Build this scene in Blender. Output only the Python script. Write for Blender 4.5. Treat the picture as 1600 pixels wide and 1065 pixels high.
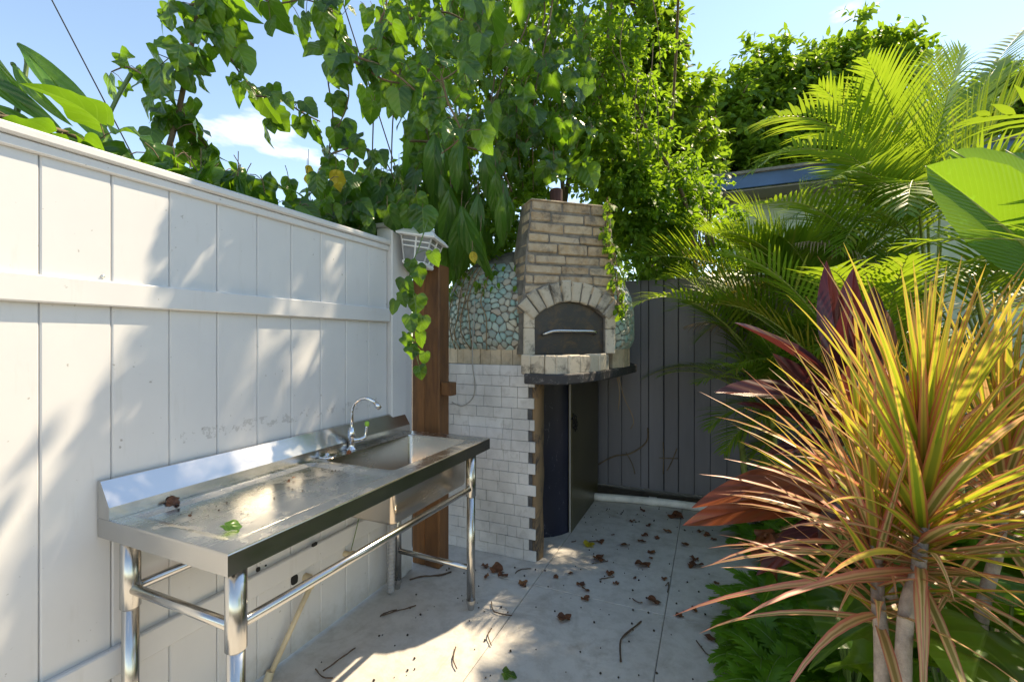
import bpy, bmesh, math, random
import numpy as np
from mathutils import Vector, Matrix, Quaternion, noise
R = random.Random(7)
rad = math.radians
for o in list(bpy.data.objects): bpy.data.objects.remove(o)
SC = bpy.context.scene
COL = SC.collection

# ------------------------------------------------------------------ camera
CAM_H, YAW, FPX, CX, CY = 1.30, rad(23.6), 711.0, 800.0, 531.0
cd = bpy.data.cameras.new('camera'); cam = bpy.data.objects.new('camera', cd); COL.objects.link(cam)
cam.location = (0, 0, CAM_H); cam.rotation_euler = (rad(90), 0, YAW)
cd.sensor_fit = 'HORIZONTAL'; cd.sensor_width = 36.0; cd.lens = 36.0 * FPX / 1600.0
cd.shift_y = (CY - 532.5) / 1600.0
cd.clip_start = 0.02; cd.clip_end = 500
SC.camera = cam
# ------------------------------------------------------------------ sky and sun
SUN_AZ, SUN_EL = rad(31), rad(52)          # azimuth clockwise from +Y
w = bpy.data.worlds.new('World'); SC.world = w; w.use_nodes = True
nt = w.node_tree; nt.nodes.clear()
N = nt.nodes.new; L = nt.links.new
wo = N('ShaderNodeOutputWorld'); bg = N('ShaderNodeBackground'); sk = N('ShaderNodeTexSky')
sk.sky_type = 'NISHITA'; sk.sun_disc = False; sk.sun_elevation = SUN_EL; sk.sun_rotation = SUN_AZ
sk.altitude = 800; sk.air_density = 1.0; sk.dust_density = 0.1; sk.ozone_density = 2.5
bg.inputs['Strength'].default_value = 0.13
tc = N('ShaderNodeTexCoord'); mp = N('ShaderNodeMapping'); mp.inputs['Scale'].default_value = (2.2, 2.2, 6.5)
cn = N('ShaderNodeTexNoise'); cn.inputs['Scale'].default_value = 1.15; cn.inputs['Detail'].default_value = 7; cn.inputs['Roughness'].default_value = 0.55
cr = N('ShaderNodeValToRGB'); cr.color_ramp.elements[0].position = 0.58; cr.color_ramp.elements[1].position = 0.76
cr.color_ramp.elements[1].color = (0.8, 0.8, 0.8, 1)
mx = N('ShaderNodeMix'); mx.data_type = 'RGBA'; mx.inputs[7].default_value = (7.0, 7.1, 7.3, 1)
L(tc.outputs['Generated'], mp.inputs['Vector']); L(mp.outputs['Vector'], cn.inputs['Vector']); L(cn.outputs['Fac'], cr.inputs['Fac'])
L(cr.outputs['Color'], mx.inputs[0]); hs_ = N('ShaderNodeHueSaturation'); hs_.inputs['Saturation'].default_value = 1.06; L(sk.outputs['Color'], hs_.inputs['Color']); L(hs_.outputs['Color'], mx.inputs[6]); L(mx.outputs[2], bg.inputs['Color']); L(bg.outputs['Background'], wo.inputs['Surface'])
sd = bpy.data.lights.new('sun', 'SUN'); sun = bpy.data.objects.new('sun', sd); COL.objects.link(sun)
sd.energy = 3.1; sd.angle = rad(0.8); sd.color = (1.0, 0.94, 0.84)
sdir = Vector((math.sin(SUN_AZ) * math.cos(SUN_EL), math.cos(SUN_AZ) * math.cos(SUN_EL), math.sin(SUN_EL)))
sun.rotation_euler = sdir.to_track_quat('Z', 'Y').to_euler(); sun.location = sdir * 30
SC.view_settings.view_transform = 'Standard'; SC.view_settings.look = 'None'
SC.view_settings.exposure = 1.55
SC.view_settings.use_white_balance = True; SC.view_settings.white_balance_temperature = 8900; SC.view_settings.white_balance_tint = 10; SC.view_settings.gamma = 1.0
SC.render.engine = 'CYCLES'
SC.cycles.max_bounces = 10; SC.cycles.transmission_bounces = 6; SC.cycles.diffuse_bounces = 6

# ------------------------------------------------------------------ helpers
CAMV = Vector((0, 0, CAM_H)); CR = Vector((math.cos(YAW), math.sin(YAW), 0)); CF = Vector((-math.sin(YAW), math.cos(YAW), 0))
def ray(px, py): return CR * ((px - CX) / FPX) + CF + Vector((0, 0, (CY - py) / FPX))
def at(px, py, depth): return CAMV + ray(px, py) * depth
def gz(px, py, z=0.0): v = ray(px, py); return CAMV + v * ((z - CAM_H) / v.z)
def onx(px, py, x): v = ray(px, py); return CAMV + v * (x / v.x)
def ony(px, py, y): v = ray(px, py); return CAMV + v * (y / v.y)

ORG = {}
def reg(o, org): ORG[o.name] = Vector(org)
def tag(o, label=None, cat=None, group=None, kind=None):
    if label: o['label'] = label
    if cat: o['category'] = cat
    if group: o['group'] = group
    if kind: o['kind'] = kind
    return o
def thing(name, loc, label, cat, group=None):
    o = bpy.data.objects.new(name, None); COL.objects.link(o); o.location = loc; o.empty_display_size = 0.1
    reg(o, loc); return tag(o, label, cat, group)
def mesh(name, V, F, mats, smooth=False, uv=None, mi=None):
    me = bpy.data.meshes.new(name); me.from_pydata([tuple(v) for v in V], [], F)
    for m in (mats if isinstance(mats, (list, tuple)) else [mats]): me.materials.append(m)
    if smooth: me.polygons.foreach_set('use_smooth', [True] * len(me.polygons))
    if mi: me.polygons.foreach_set('material_index', mi)
    if uv is not None:
        lay = me.uv_layers.new(name='UVMap'); vi = np.zeros(len(me.loops), dtype=np.int32); me.loops.foreach_get('vertex_index', vi)
        lay.data.foreach_set('uv', np.asarray(uv, dtype=np.float32)[vi].ravel())
    me.update(); return me
def mk(name, V, F, mats, parent=None, origin=None, smooth=False, uv=None, mi=None, kind=None):
    """world-space verts -> object (origin at parent's origin or given)"""
    org = ORG[parent.name] if parent else Vector(origin or (0, 0, 0))
    me = mesh(name, [Vector(v) - org for v in V], F, mats, smooth, uv, mi)
    o = bpy.data.objects.new(name, me); COL.objects.link(o)
    if parent: o.parent = parent
    else: o.location = org
    reg(o, org)
    if kind: o['kind'] = kind
    return o
def inst(name, me, M, parent=None, mat=None):
    o = bpy.data.objects.new(name, me); COL.objects.link(o)
    if parent:
        o.parent = parent; o.matrix_local = Matrix.Translation(-ORG[parent.name]) @ M
    else: o.matrix_world = M
    reg(o, M.translation)
    return o
def frame(tip, nrm, loc=(0, 0, 0), s=1.0):
    Y = Vector(tip).normalized(); X = Y.cross(Vector(nrm))
    if X.length < 1e-4: X = Y.cross(Vector((0.31, 0.2, 0.93)))
    X.normalize(); Z = X.cross(Y)
    sx, sy, sz = (s, s, s) if not isinstance(s, tuple) else s
    M = Matrix(((X.x * sx, Y.x * sy, Z.x * sz, loc[0]), (X.y * sx, Y.y * sy, Z.y * sz, loc[1]), (X.z * sx, Y.z * sy, Z.z * sz, loc[2]), (0, 0, 0, 1)))
    return M
def rv(r=R):
    while True:
        v = Vector((r.uniform(-1, 1), r.uniform(-1, 1), r.uniform(-1, 1)))
        if 0.05 < v.length < 1: return v.normalized()
class MB:
    def __init__(s): s.V = []; s.F = []; s.UV = []; s.MI = []
    def add(s, V, F, uv=None, mi=0):
        b = len(s.V); s.V += [Vector(v) for v in V]; s.F += [tuple(i + b for i in f) for f in F]; s.MI += [mi] * len(F)
        s.UV += list(uv) if uv is not None else [(0, 0)] * len(V); return s
    def box(s, a, b, mi=0):
        x0, y0, z0 = a; x1, y1, z1 = b
        return s.add([(x0, y0, z0), (x1, y0, z0), (x1, y1, z0), (x0, y1, z0), (x0, y0, z1), (x1, y0, z1), (x1, y1, z1), (x0, y1, z1)],
                     [(3, 2, 1, 0), (4, 5, 6, 7), (0, 1, 5, 4), (1, 2, 6, 5), (2, 3, 7, 6), (3, 0, 4, 7)], mi=mi)
    def cbox(s, a, b, c=0.004, jit=0, mi=0, M=None):
        V, F = cboxdata(a, b, c, jit)
        if M: V = [M @ v for v in V]
        return s.add(V, F, mi=mi)
    def tube(s, pts, rr, n=8, caps=True, mi=0):
        V, F, U = tubedata(pts, rr, n, caps); return s.add(V, F, U, mi)
    def lathe(s, prof, c=(0, 0, 0), n=16, mi=0, M=None):
        V = []; F = []
        for (r, z) in prof:
            for k in range(n):
                a = 2 * math.pi * k / n; v = Vector((r * math.cos(a), r * math.sin(a), z)); V.append((M @ v) if M else v + Vector(c))
        for i in range(len(prof) - 1):
            for k in range(n): F.append((i * n + k, i * n + (k + 1) % n, (i + 1) * n + (k + 1) % n, (i + 1) * n + k))
        F.append(tuple(range(n))[::-1]); F.append(tuple((len(prof) - 1) * n + k for k in range(n)))
        return s.add(V, F, mi=mi)
    def prism(s, poly, z0, z1, mi=0):
        n = len(poly); V = [(p[0], p[1], z0) for p in poly] + [(p[0], p[1], z1) for p in poly]
        F = [tuple(range(n))[::-1], tuple(range(n, 2 * n))] + [(i, (i + 1) % n, n + (i + 1) % n, n + i) for i in range(n)]
        return s.add(V, F, mi=mi)
    def obj(s, name, mats, parent=None, origin=None, smooth=False, kind=None):
        return mk(name, s.V, s.F, mats, parent, origin, smooth, s.UV, s.MI, kind)
def cboxdata(a, b, c, jit=0):
    V = []; idx = {}
    ctr = [(a[i] + b[i]) / 2 for i in range(3)]; h = [(b[i] - a[i]) / 2 for i in range(3)]
    c = min(c, min(h) * 0.49)
    for sx in (-1, 1):
        for sy in (-1, 1):
            for sz in (-1, 1):
                j = Vector((R.uniform(-jit, jit), R.uniform(-jit, jit), R.uniform(-jit, jit))) if jit else Vector()
                S = (sx, sy, sz)
                for ax in range(3):
                    p = [ctr[i] + S[i] * (h[i] if i == ax else h[i] - c) for i in range(3)]
                    idx[(S, ax)] = len(V); V.append(Vector(p) + j)
    F = []
    for ax in range(3):
        o1, o2 = [i for i in range(3) if i != ax]
        for s in (-1, 1):
            q = []
            for (p1, p2) in ((-1, -1), (1, -1), (1, 1), (-1, 1)):
                S = [0, 0, 0]; S[ax] = s; S[o1] = p1; S[o2] = p2; q.append(idx[(tuple(S), ax)])
            F.append(tuple(q))
        for p1 in (-1, 1):       # edges running along ax
            for p2 in (-1, 1):
                q = []
                for (s, f) in ((-1, o1), (-1, o2), (1, o2), (1, o1)):
                    S = [0, 0, 0]; S[ax] = s; S[o1] = p1; S[o2] = p2; q.append(idx[(tuple(S), f)])
                F.append(tuple(q))
    for sx in (-1, 1):
        for sy in (-1, 1):
            for sz in (-1, 1): F.append(tuple(idx[((sx, sy, sz), k)] for k in range(3)))
    # make normals consistent (convex): flip faces pointing inwards
    C = Vector(ctr); out = []
    for f in F:
        n = (V[f[1]] - V[f[0]]).cross(V[f[2]] - V[f[0]]); m = sum((V[i] for i in f), Vector()) / len(f) - C
        out.append(f if n.dot(m) > 0 else f[::-1])
    return V, out
def tubedata(pts, rr, n=8, caps=True):
    P = [Vector(p) for p in pts]; m = len(P)
    if not hasattr(rr, '__len__'): rr = [rr] * m
    T = [(P[min(i + 1, m - 1)] - P[max(i - 1, 0)]).normalized() for i in range(m)]
    ref = Vector((0, 0, 1)) if abs(T[0].z) < 0.9 else Vector((1, 0, 0))
    a = T[0].cross(ref).normalized(); V = []; F = []; U = []; l = 0
    for i in range(m):
        if i:
            q = T[i - 1].rotation_difference(T[i]); a = q @ a; l += (P[i] - P[i - 1]).length
        a = (a - T[i] * a.dot(T[i])).normalized(); b = T[i].cross(a)
        for k in range(n):
            an = 2 * math.pi * k / n; V.append(P[i] + (a * math.cos(an) + b * math.sin(an)) * rr[i]); U.append((k / n, l))
    for i in range(m - 1):
        for k in range(n): F.append((i * n + k, i * n + (k + 1) % n, (i + 1) * n + (k + 1) % n, (i + 1) * n + k))
    if caps: F.append(tuple(range(n))[::-1]); F.append(tuple((m - 1) * n + k for k in range(n)))
    return V, F, U
def curve(pts, n=8):
    P = [Vector(p) for p in pts]; out = []
    for i in range(len(P) - 1):
        p0 = P[max(i - 1, 0)]; p1 = P[i]; p2 = P[i + 1]; p3 = P[min(i + 2, len(P) - 1)]
        for k in range(n):
            t = k / n; out.append(0.5 * ((2 * p1) + (p2 - p0) * t + (2 * p0 - 5 * p1 + 4 * p2 - p3) * t * t + (3 * p1 - p0 - 3 * p2 + p3) * t ** 3))
    out.append(P[-1]); return out

# ------------------------------------------------------------------ materials
class Mat:
    def __init__(s, name):
        s.m = bpy.data.materials.new(name); s.m.use_nodes = True; s.t = s.m.node_tree; s.t.nodes.clear()
        s.out = s.n('ShaderNodeOutputMaterial'); s.b = s.n('ShaderNodeBsdfPrincipled'); s.l(s.b.outputs[0], s.out.inputs[0])
    def n(s, t, **k):
        x = s.t.nodes.new(t)
        for a, v in k.items(): setattr(x, a, v)
        return x
    def l(s, a, b): s.t.links.new(a, b)
    def set(s, **k):
        for a, v in k.items(): s.b.inputs[a.replace('_', ' ')].default_value = v
        return s
    def coord(s, kind='Object', scale=None):
        c = s.n('ShaderNodeTexCoord').outputs[kind]
        if scale:
            m = s.n('ShaderNodeMapping'); m.inputs['Scale'].default_value = scale; s.l(c, m.inputs['Vector']); c = m.outputs[0]
        return c
    def noise(s, scale, detail=4, rough=0.55, co=None, dist=0):
        x = s.n('ShaderNodeTexNoise'); x.inputs['Scale'].default_value = scale; x.inputs['Detail'].default_value = detail; x.inputs['Roughness'].default_value = rough
        x.inputs['Distortion'].default_value = dist
        if co: s.l(co, x.inputs['Vector'])
        return x.outputs['Fac']
    def ramp(s, fac, stops):
        r = s.n('ShaderNodeValToRGB'); e = r.color_ramp.elements
        while len(e) < len(stops): e.new(0.5)
        for i, (p, c) in enumerate(stops): e[i].position = p; e[i].color = (*c, 1) if len(c) == 3 else c
        s.l(fac, r.inputs['Fac']); return r.outputs['Color']
    def mix(s, fac, a, b, mode='MIX'):
        x = s.n('ShaderNodeMix', data_type='RGBA', blend_type=mode)
        for sock, v in ((x.inputs[0], fac), (x.inputs[6], a), (x.inputs[7], b)):
            if isinstance(v, (int, float)): sock.default_value = v
            elif isinstance(v, tuple): sock.default_value = (*v, 1)
            else: s.l(v, sock)
        return x.outputs[2]
    def math(s, op, a, b=None, c=None):
        x = s.n('ShaderNodeMath', operation=op)
        for i, v in enumerate((a, b, c)):
            if v is None: continue
            if isinstance(v, (int, float)): x.inputs[i].default_value = v
            else: s.l(v, x.inputs[i])
        return x.outputs[0]
    def rnd(s):
        a = s.n('ShaderNodeObjectInfo').outputs['Random']; b = s.n('ShaderNodeNewGeometry').outputs['Random Per Island']
        return s.math('FRACT', s.math('ADD', a, b))
    def color(s, c): s.l(c, s.b.inputs['Base Color']) if not isinstance(c, tuple) else s.set(Base_Color=(*c, 1)); return s
    def rough(s, c): s.l(c, s.b.inputs['Roughness']); return s
    def bump(s, h, dist=0.002, st=0.6):
        x = s.n('ShaderNodeBump'); x.inputs['Distance'].default_value = dist; x.inputs['Strength'].default_value = st; s.l(h, x.inputs['Height']); s.l(x.outputs[0], s.b.inputs['Normal']); return s
def plain(name, c, rough=0.5, metal=0.0, var=0.12, sc=8.0, bump=0.0):
    m = Mat(name); f = m.noise(sc, 5, 0.6, m.coord())
    lo = tuple(x * (1 - var) for x in c); hi = tuple(min(1, x * (1 + var)) for x in c)
    m.color(m.ramp(f, [(0.3, lo), (0.7, hi)])); m.set(Roughness=rough, Metallic=metal)
    if bump: m.bump(m.noise(sc * 6, 4, 0.6, m.coord()), bump)
    return m.m
def leafmat(name, cols, trans, tfac=0.4, rough=0.38, vein=0.0, veincol=(0.2, 0.32, 0.08), lat=26.0, edge=None, spec=0.5):
    """cols: ramp of base colours by per-leaf random; UV: x across (0.5 mid), y along"""
    m = Mat(name); r = m.rnd(); base = m.ramp(r, cols)
    uv = m.n('ShaderNodeTexCoord').outputs['UV']; sp = m.n('ShaderNodeSeparateXYZ'); m.l(uv, sp.inputs[0])
    ax = m.math('ABSOLUTE', m.math('SUBTRACT', sp.outputs[0], 0.5))
    nz = m.noise(14, 3, 0.6, uv); base = m.mix(m.math('MULTIPLY', nz, 0.35), base, tuple(c * 0.45 for c in cols[0][1]))
    gp = m.n('ShaderNodeNewGeometry').outputs['Position']; base = m.mix(m.ramp(m.noise(17, 4, 0.6, gp), [(0.64, (0, 0, 0)), (0.74, (0.45,) * 3)]), base, tuple(min(1, c * 2.2 + .04) for c in cols[0][1]))
    h = None
    if vein:
        mid = m.math('LESS_THAN', ax, 0.012)
        ph = m.math('SUBTRACT', m.math('MULTIPLY', sp.outputs[1], lat), m.math('MULTIPLY', ax, lat * 1.1))
        sn = m.math('SINE', ph); la = m.math('GREATER_THAN', sn, 0.93)
        vv = m.math('MULTIPLY', m.math('MAXIMUM', mid, m.math('MULTIPLY', la, 0.55)), vein)
        base = m.mix(vv, base, veincol); h = m.math('ADD', sn, m.math('MULTIPLY', mid, -2.0))
        m.bump(h, 0.003, 0.35)
    if edge:
        base = m.mix(m.ramp(ax, edge[1]), base, edge[0])
    m.color(base); m.set(Roughness=rough); m.b.inputs['Specular IOR Level'].default_value = spec
    tr = m.n('ShaderNodeBsdfTranslucent'); tcol = m.mix(0.45, trans, base) if not isinstance(trans, list) else m.ramp(r, trans)
    m.l(tcol, tr.inputs['Color']); ms = m.n('ShaderNodeMixShader'); ms.inputs[0].default_value = tfac
    m.l(m.b.outputs[0], ms.inputs[1]); m.l(tr.outputs[0], ms.inputs[2]); m.l(ms.outputs[0], m.out.inputs[0])
    return m.m

def stripemat(name, green, cream, edge, trans, tfac):
    m = Mat(name); r = m.rnd(); uv = m.n('ShaderNodeTexCoord').outputs['UV']; sp = m.n('ShaderNodeSeparateXYZ'); m.l(uv, sp.inputs[0])
    wob = m.math('MULTIPLY', m.math('SUBTRACT', m.noise(5, 2, 0.5, uv), 0.5), 0.12)
    ax = m.math('ADD', m.math('ABSOLUTE', m.math('SUBTRACT', sp.outputs[0], 0.5)), wob); ax = m.math('ADD', ax, m.math('MULTIPLY', m.math('SUBTRACT', r, 0.5), 0.14))
    c = m.ramp(ax, [(0.11, green), (0.17, cream), (0.29, cream), (0.35, edge)])
    tip = m.math('MULTIPLY', m.math('POWER', sp.outputs[1], 3.0), 0.5); c = m.mix(tip, c, edge); c = m.mix(m.ramp(r, [(0.0, (0.0,) * 3), (0.30, (0.35,) * 3), (0.31, (0.0,) * 3), (0.7, (0.0,) * 3), (1.0, (0.5,) * 3)]), c, edge)
    m.color(c); m.set(Roughness=0.4); tr = m.n('ShaderNodeBsdfTranslucent'); m.l(m.mix(0.5, trans, c), tr.inputs['Color']); ms = m.n('ShaderNodeMixShader'); ms.inputs[0].default_value = tfac
    m.l(m.b.outputs[0], ms.inputs[1]); m.l(tr.outputs[0], ms.inputs[2]); m.l(ms.outputs[0], m.out.inputs[0]); return m.m
def m_vinyl():
    m = Mat('white_vinyl'); co = m.coord('Object'); f = m.noise(2.5, 5, 0.6, co)
    base = m.ramp(f, [(0.3, (0.57, 0.57, 0.58)), (0.7, (0.63, 0.63, 0.63))])
    st = m.noise(3.0, 6, 0.65, m.coord('Object', (9, 9, 1.3)))           # faint runs of grime
    base = m.mix(m.ramp(st, [(0.58, (0, 0, 0)), (0.8, (0.32,) * 3)]), base, (0.42, 0.40, 0.36))
    geo = m.n('ShaderNodeNewGeometry').outputs['Position']; sp = m.n('ShaderNodeSeparateXYZ'); m.l(geo, sp.inputs[0])
    gr = m.math('ADD', m.math('MULTIPLY', sp.outputs[2], -5.0), m.math('MULTIPLY', m.noise(11, 6, 0.7, geo), 1.5)); base = m.mix(m.ramp(gr, [(0.15, (0, 0, 0)), (0.9, (0.55,) * 3)]), base, (0.25, 0.22, 0.17))
    band = m.math('LESS_THAN', m.math('ABSOLUTE', m.math('SUBTRACT', sp.outputs[2], 0.985)), 0.022)
    inr = m.math('MULTIPLY', m.math('GREATER_THAN', sp.outputs[1], 0.92), m.math('LESS_THAN', sp.outputs[1], 1.9))
    nb = m.noise(34, 6, 0.75, geo); sc = m.math('GREATER_THAN', nb, 0.56)
    base = m.mix(m.math('MULTIPLY', m.math('MULTIPLY', m.math('MULTIPLY', band, sc), inr), 0.33), base, (0.16, 0.15, 0.14))
    sp2 = m.noise(60, 2, 0.5, geo); base = m.mix(m.ramp(sp2, [(0.74, (0, 0, 0)), (0.78, (0.6,) * 3)]), base, (0.2, 0.18, 0.15))
    m.color(base); m.set(Roughness=0.42); return m.m
def m_steel(name='stainless_steel', base=(0.56, 0.555, 0.54), r0=0.16, r1=0.34, dirt=0.0):
    m = Mat(name); co = m.coord('Object'); f = m.noise(6, 6, 0.65, co); g = m.noise(240, 3, 0.5, m.coord('Object', (1, 0.05, 1)))
    c = m.ramp(f, [(0.3, tuple(x * 0.9 for x in base)), (0.7, base)])
    rr = m.math('ADD', m.math('MULTIPLY', f, r1 - r0), m.math('MULTIPLY', g, 0.08)); rr = m.math('ADD', rr, r0 - 0.06)
    m.set(Metallic=1.0)
    if dirt:
        d = m.noise(9, 8, 0.7, co, 0.6); df = m.ramp(d, [(0.5, (0, 0, 0)), (0.72, (dirt,) * 3)])
        c = m.mix(df, c, (0.36, 0.32, 0.27)); m.l(m.math('SUBTRACT', 1.0, df), m.b.inputs['Metallic']); rr = m.math('ADD', rr, m.math('MULTIPLY', df, 0.4))
    m.color(c); m.rough(rr); m.bump(m.noise(2.0, 1, 0.4, co), 0.003, 0.05); return m.m
def m_concrete(name='patio_concrete'):
    m = Mat(name); g = m.n('ShaderNodeNewGeometry').outputs['Position']
    a = m.noise(1.6, 6, 0.62, g, 0.5); b = m.noise(14, 6, 0.7, g); c = m.noise(120, 3, 0.6, g)
    base = m.ramp(a, [(0.25, (0.44, 0.415, 0.385)), (0.5, (0.53, 0.505, 0.47)), (0.75, (0.585, 0.565, 0.53))])
    base = m.mix(m.ramp(b, [(0.45, (0, 0, 0)), (0.7, (0.55,) * 3)]), base, (0.32, 0.29, 0.25))
    st = m.noise(3.1, 7, 0.72, g, 1.2); base = m.mix(m.ramp(st, [(0.53, (0, 0, 0)), (0.72, (0.6,) * 3)]), base, (0.27, 0.225, 0.18))
    base = m.mix(m.ramp(c, [(0.66, (0, 0, 0)), (0.74, (0.5,) * 3)]), base, (0.2, 0.17, 0.14))
    m.color(base); m.set(Roughness=0.85); m.bump(c, 0.0012, 0.5); return m.m
def m_soil():
    m = Mat('garden_soil'); g = m.n('ShaderNodeNewGeometry').outputs['Position']
    m.color(m.ramp(m.noise(7, 8, 0.7, g), [(0.3, (0.03, 0.022, 0.014)), (0.55, (0.07, 0.05, 0.032)), (0.75, (0.06, 0.075, 0.03))])); m.set(Roughness=0.95)
    m.bump(m.noise(40, 6, 0.7, g), 0.02); return m.m
def m_brick(name, cols, soot=0.5, sc=22):
    m = Mat(name); co = m.coord('Object'); g = m.n('ShaderNodeNewGeometry').outputs['Position']
    base = m.ramp(m.rnd(), cols); a = m.noise(sc, 7, 0.7, g); base = m.mix(m.ramp(a, [(0.35, (0, 0, 0)), (0.7, (0.6,) * 3)]), base, (0.53, 0.46, 0.36))
    d = m.noise(9, 8, 0.72, g, 0.4); base = m.mix(m.ramp(d, [(0.49, (0, 0, 0)), (0.66, (soot,) * 3)]), base, (0.07, 0.062, 0.055))
    p = m.noise(70, 4, 0.7, g); base = m.mix(m.ramp(p, [(0.62, (0, 0, 0)), (0.7, (0.5,) * 3)]), base, (0.12, 0.09, 0.06))
    m.color(base); m.set(Roughness=0.9); m.bump(m.math('ADD', a, m.math('MULTIPLY', p, 0.5)), 0.004, 0.8); return m.m
def m_painted(name, base, mark, scale=(1, 1, 0.25), rough=0.5, amt=0.5, spec=0.5, lo=0.6, hi=0.75):
    m = Mat(name); g = m.n('ShaderNodeNewGeometry').outputs['Position']; mp_ = m.n('ShaderNodeMapping'); mp_.inputs['Scale'].default_value = scale; m.l(g, mp_.inputs[0])
    c = m.ramp(m.noise(3, 5, 0.6, mp_.outputs[0]), [(0.3, tuple(x * 0.75 for x in base)), (0.7, tuple(x * 1.2 for x in base))])
    r = m.rnd(); c = m.mix(m.math('MULTIPLY', r, 0.22), c, tuple(x * 0.55 for x in base))
    d = m.noise(13, 8, 0.75, mp_.outputs[0], 0.8); c = m.mix(m.ramp(d, [(lo, (0, 0, 0)), (hi, (amt,) * 3)]), c, mark)
    m.color(c); m.set(Roughness=rough); m.b.inputs['Specular IOR Level'].default_value = spec; m.bump(m.noise(60, 4, 0.6, mp_.outputs[0]), 0.0015, 0.5); return m.m
def m_wood(name, lo, hi, dark, sc=(14, 14, 1.0)):
    m = Mat(name); co = m.coord('Object', sc); f = m.noise(2.4, 7, 0.65, co, 0.8)
    c = m.ramp(f, [(0.28, lo), (0.55, hi), (0.8, lo)]); d = m.noise(1.3, 5, 0.6, m.coord('Object', (5, 5, 1.4)))
    c = m.mix(m.ramp(d, [(0.5, (0, 0, 0)), (0.7, (0.75,) * 3)]), c, dark); m.color(c); m.set(Roughness=0.62); m.bump(f, 0.003, 0.6); return m.m

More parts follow.
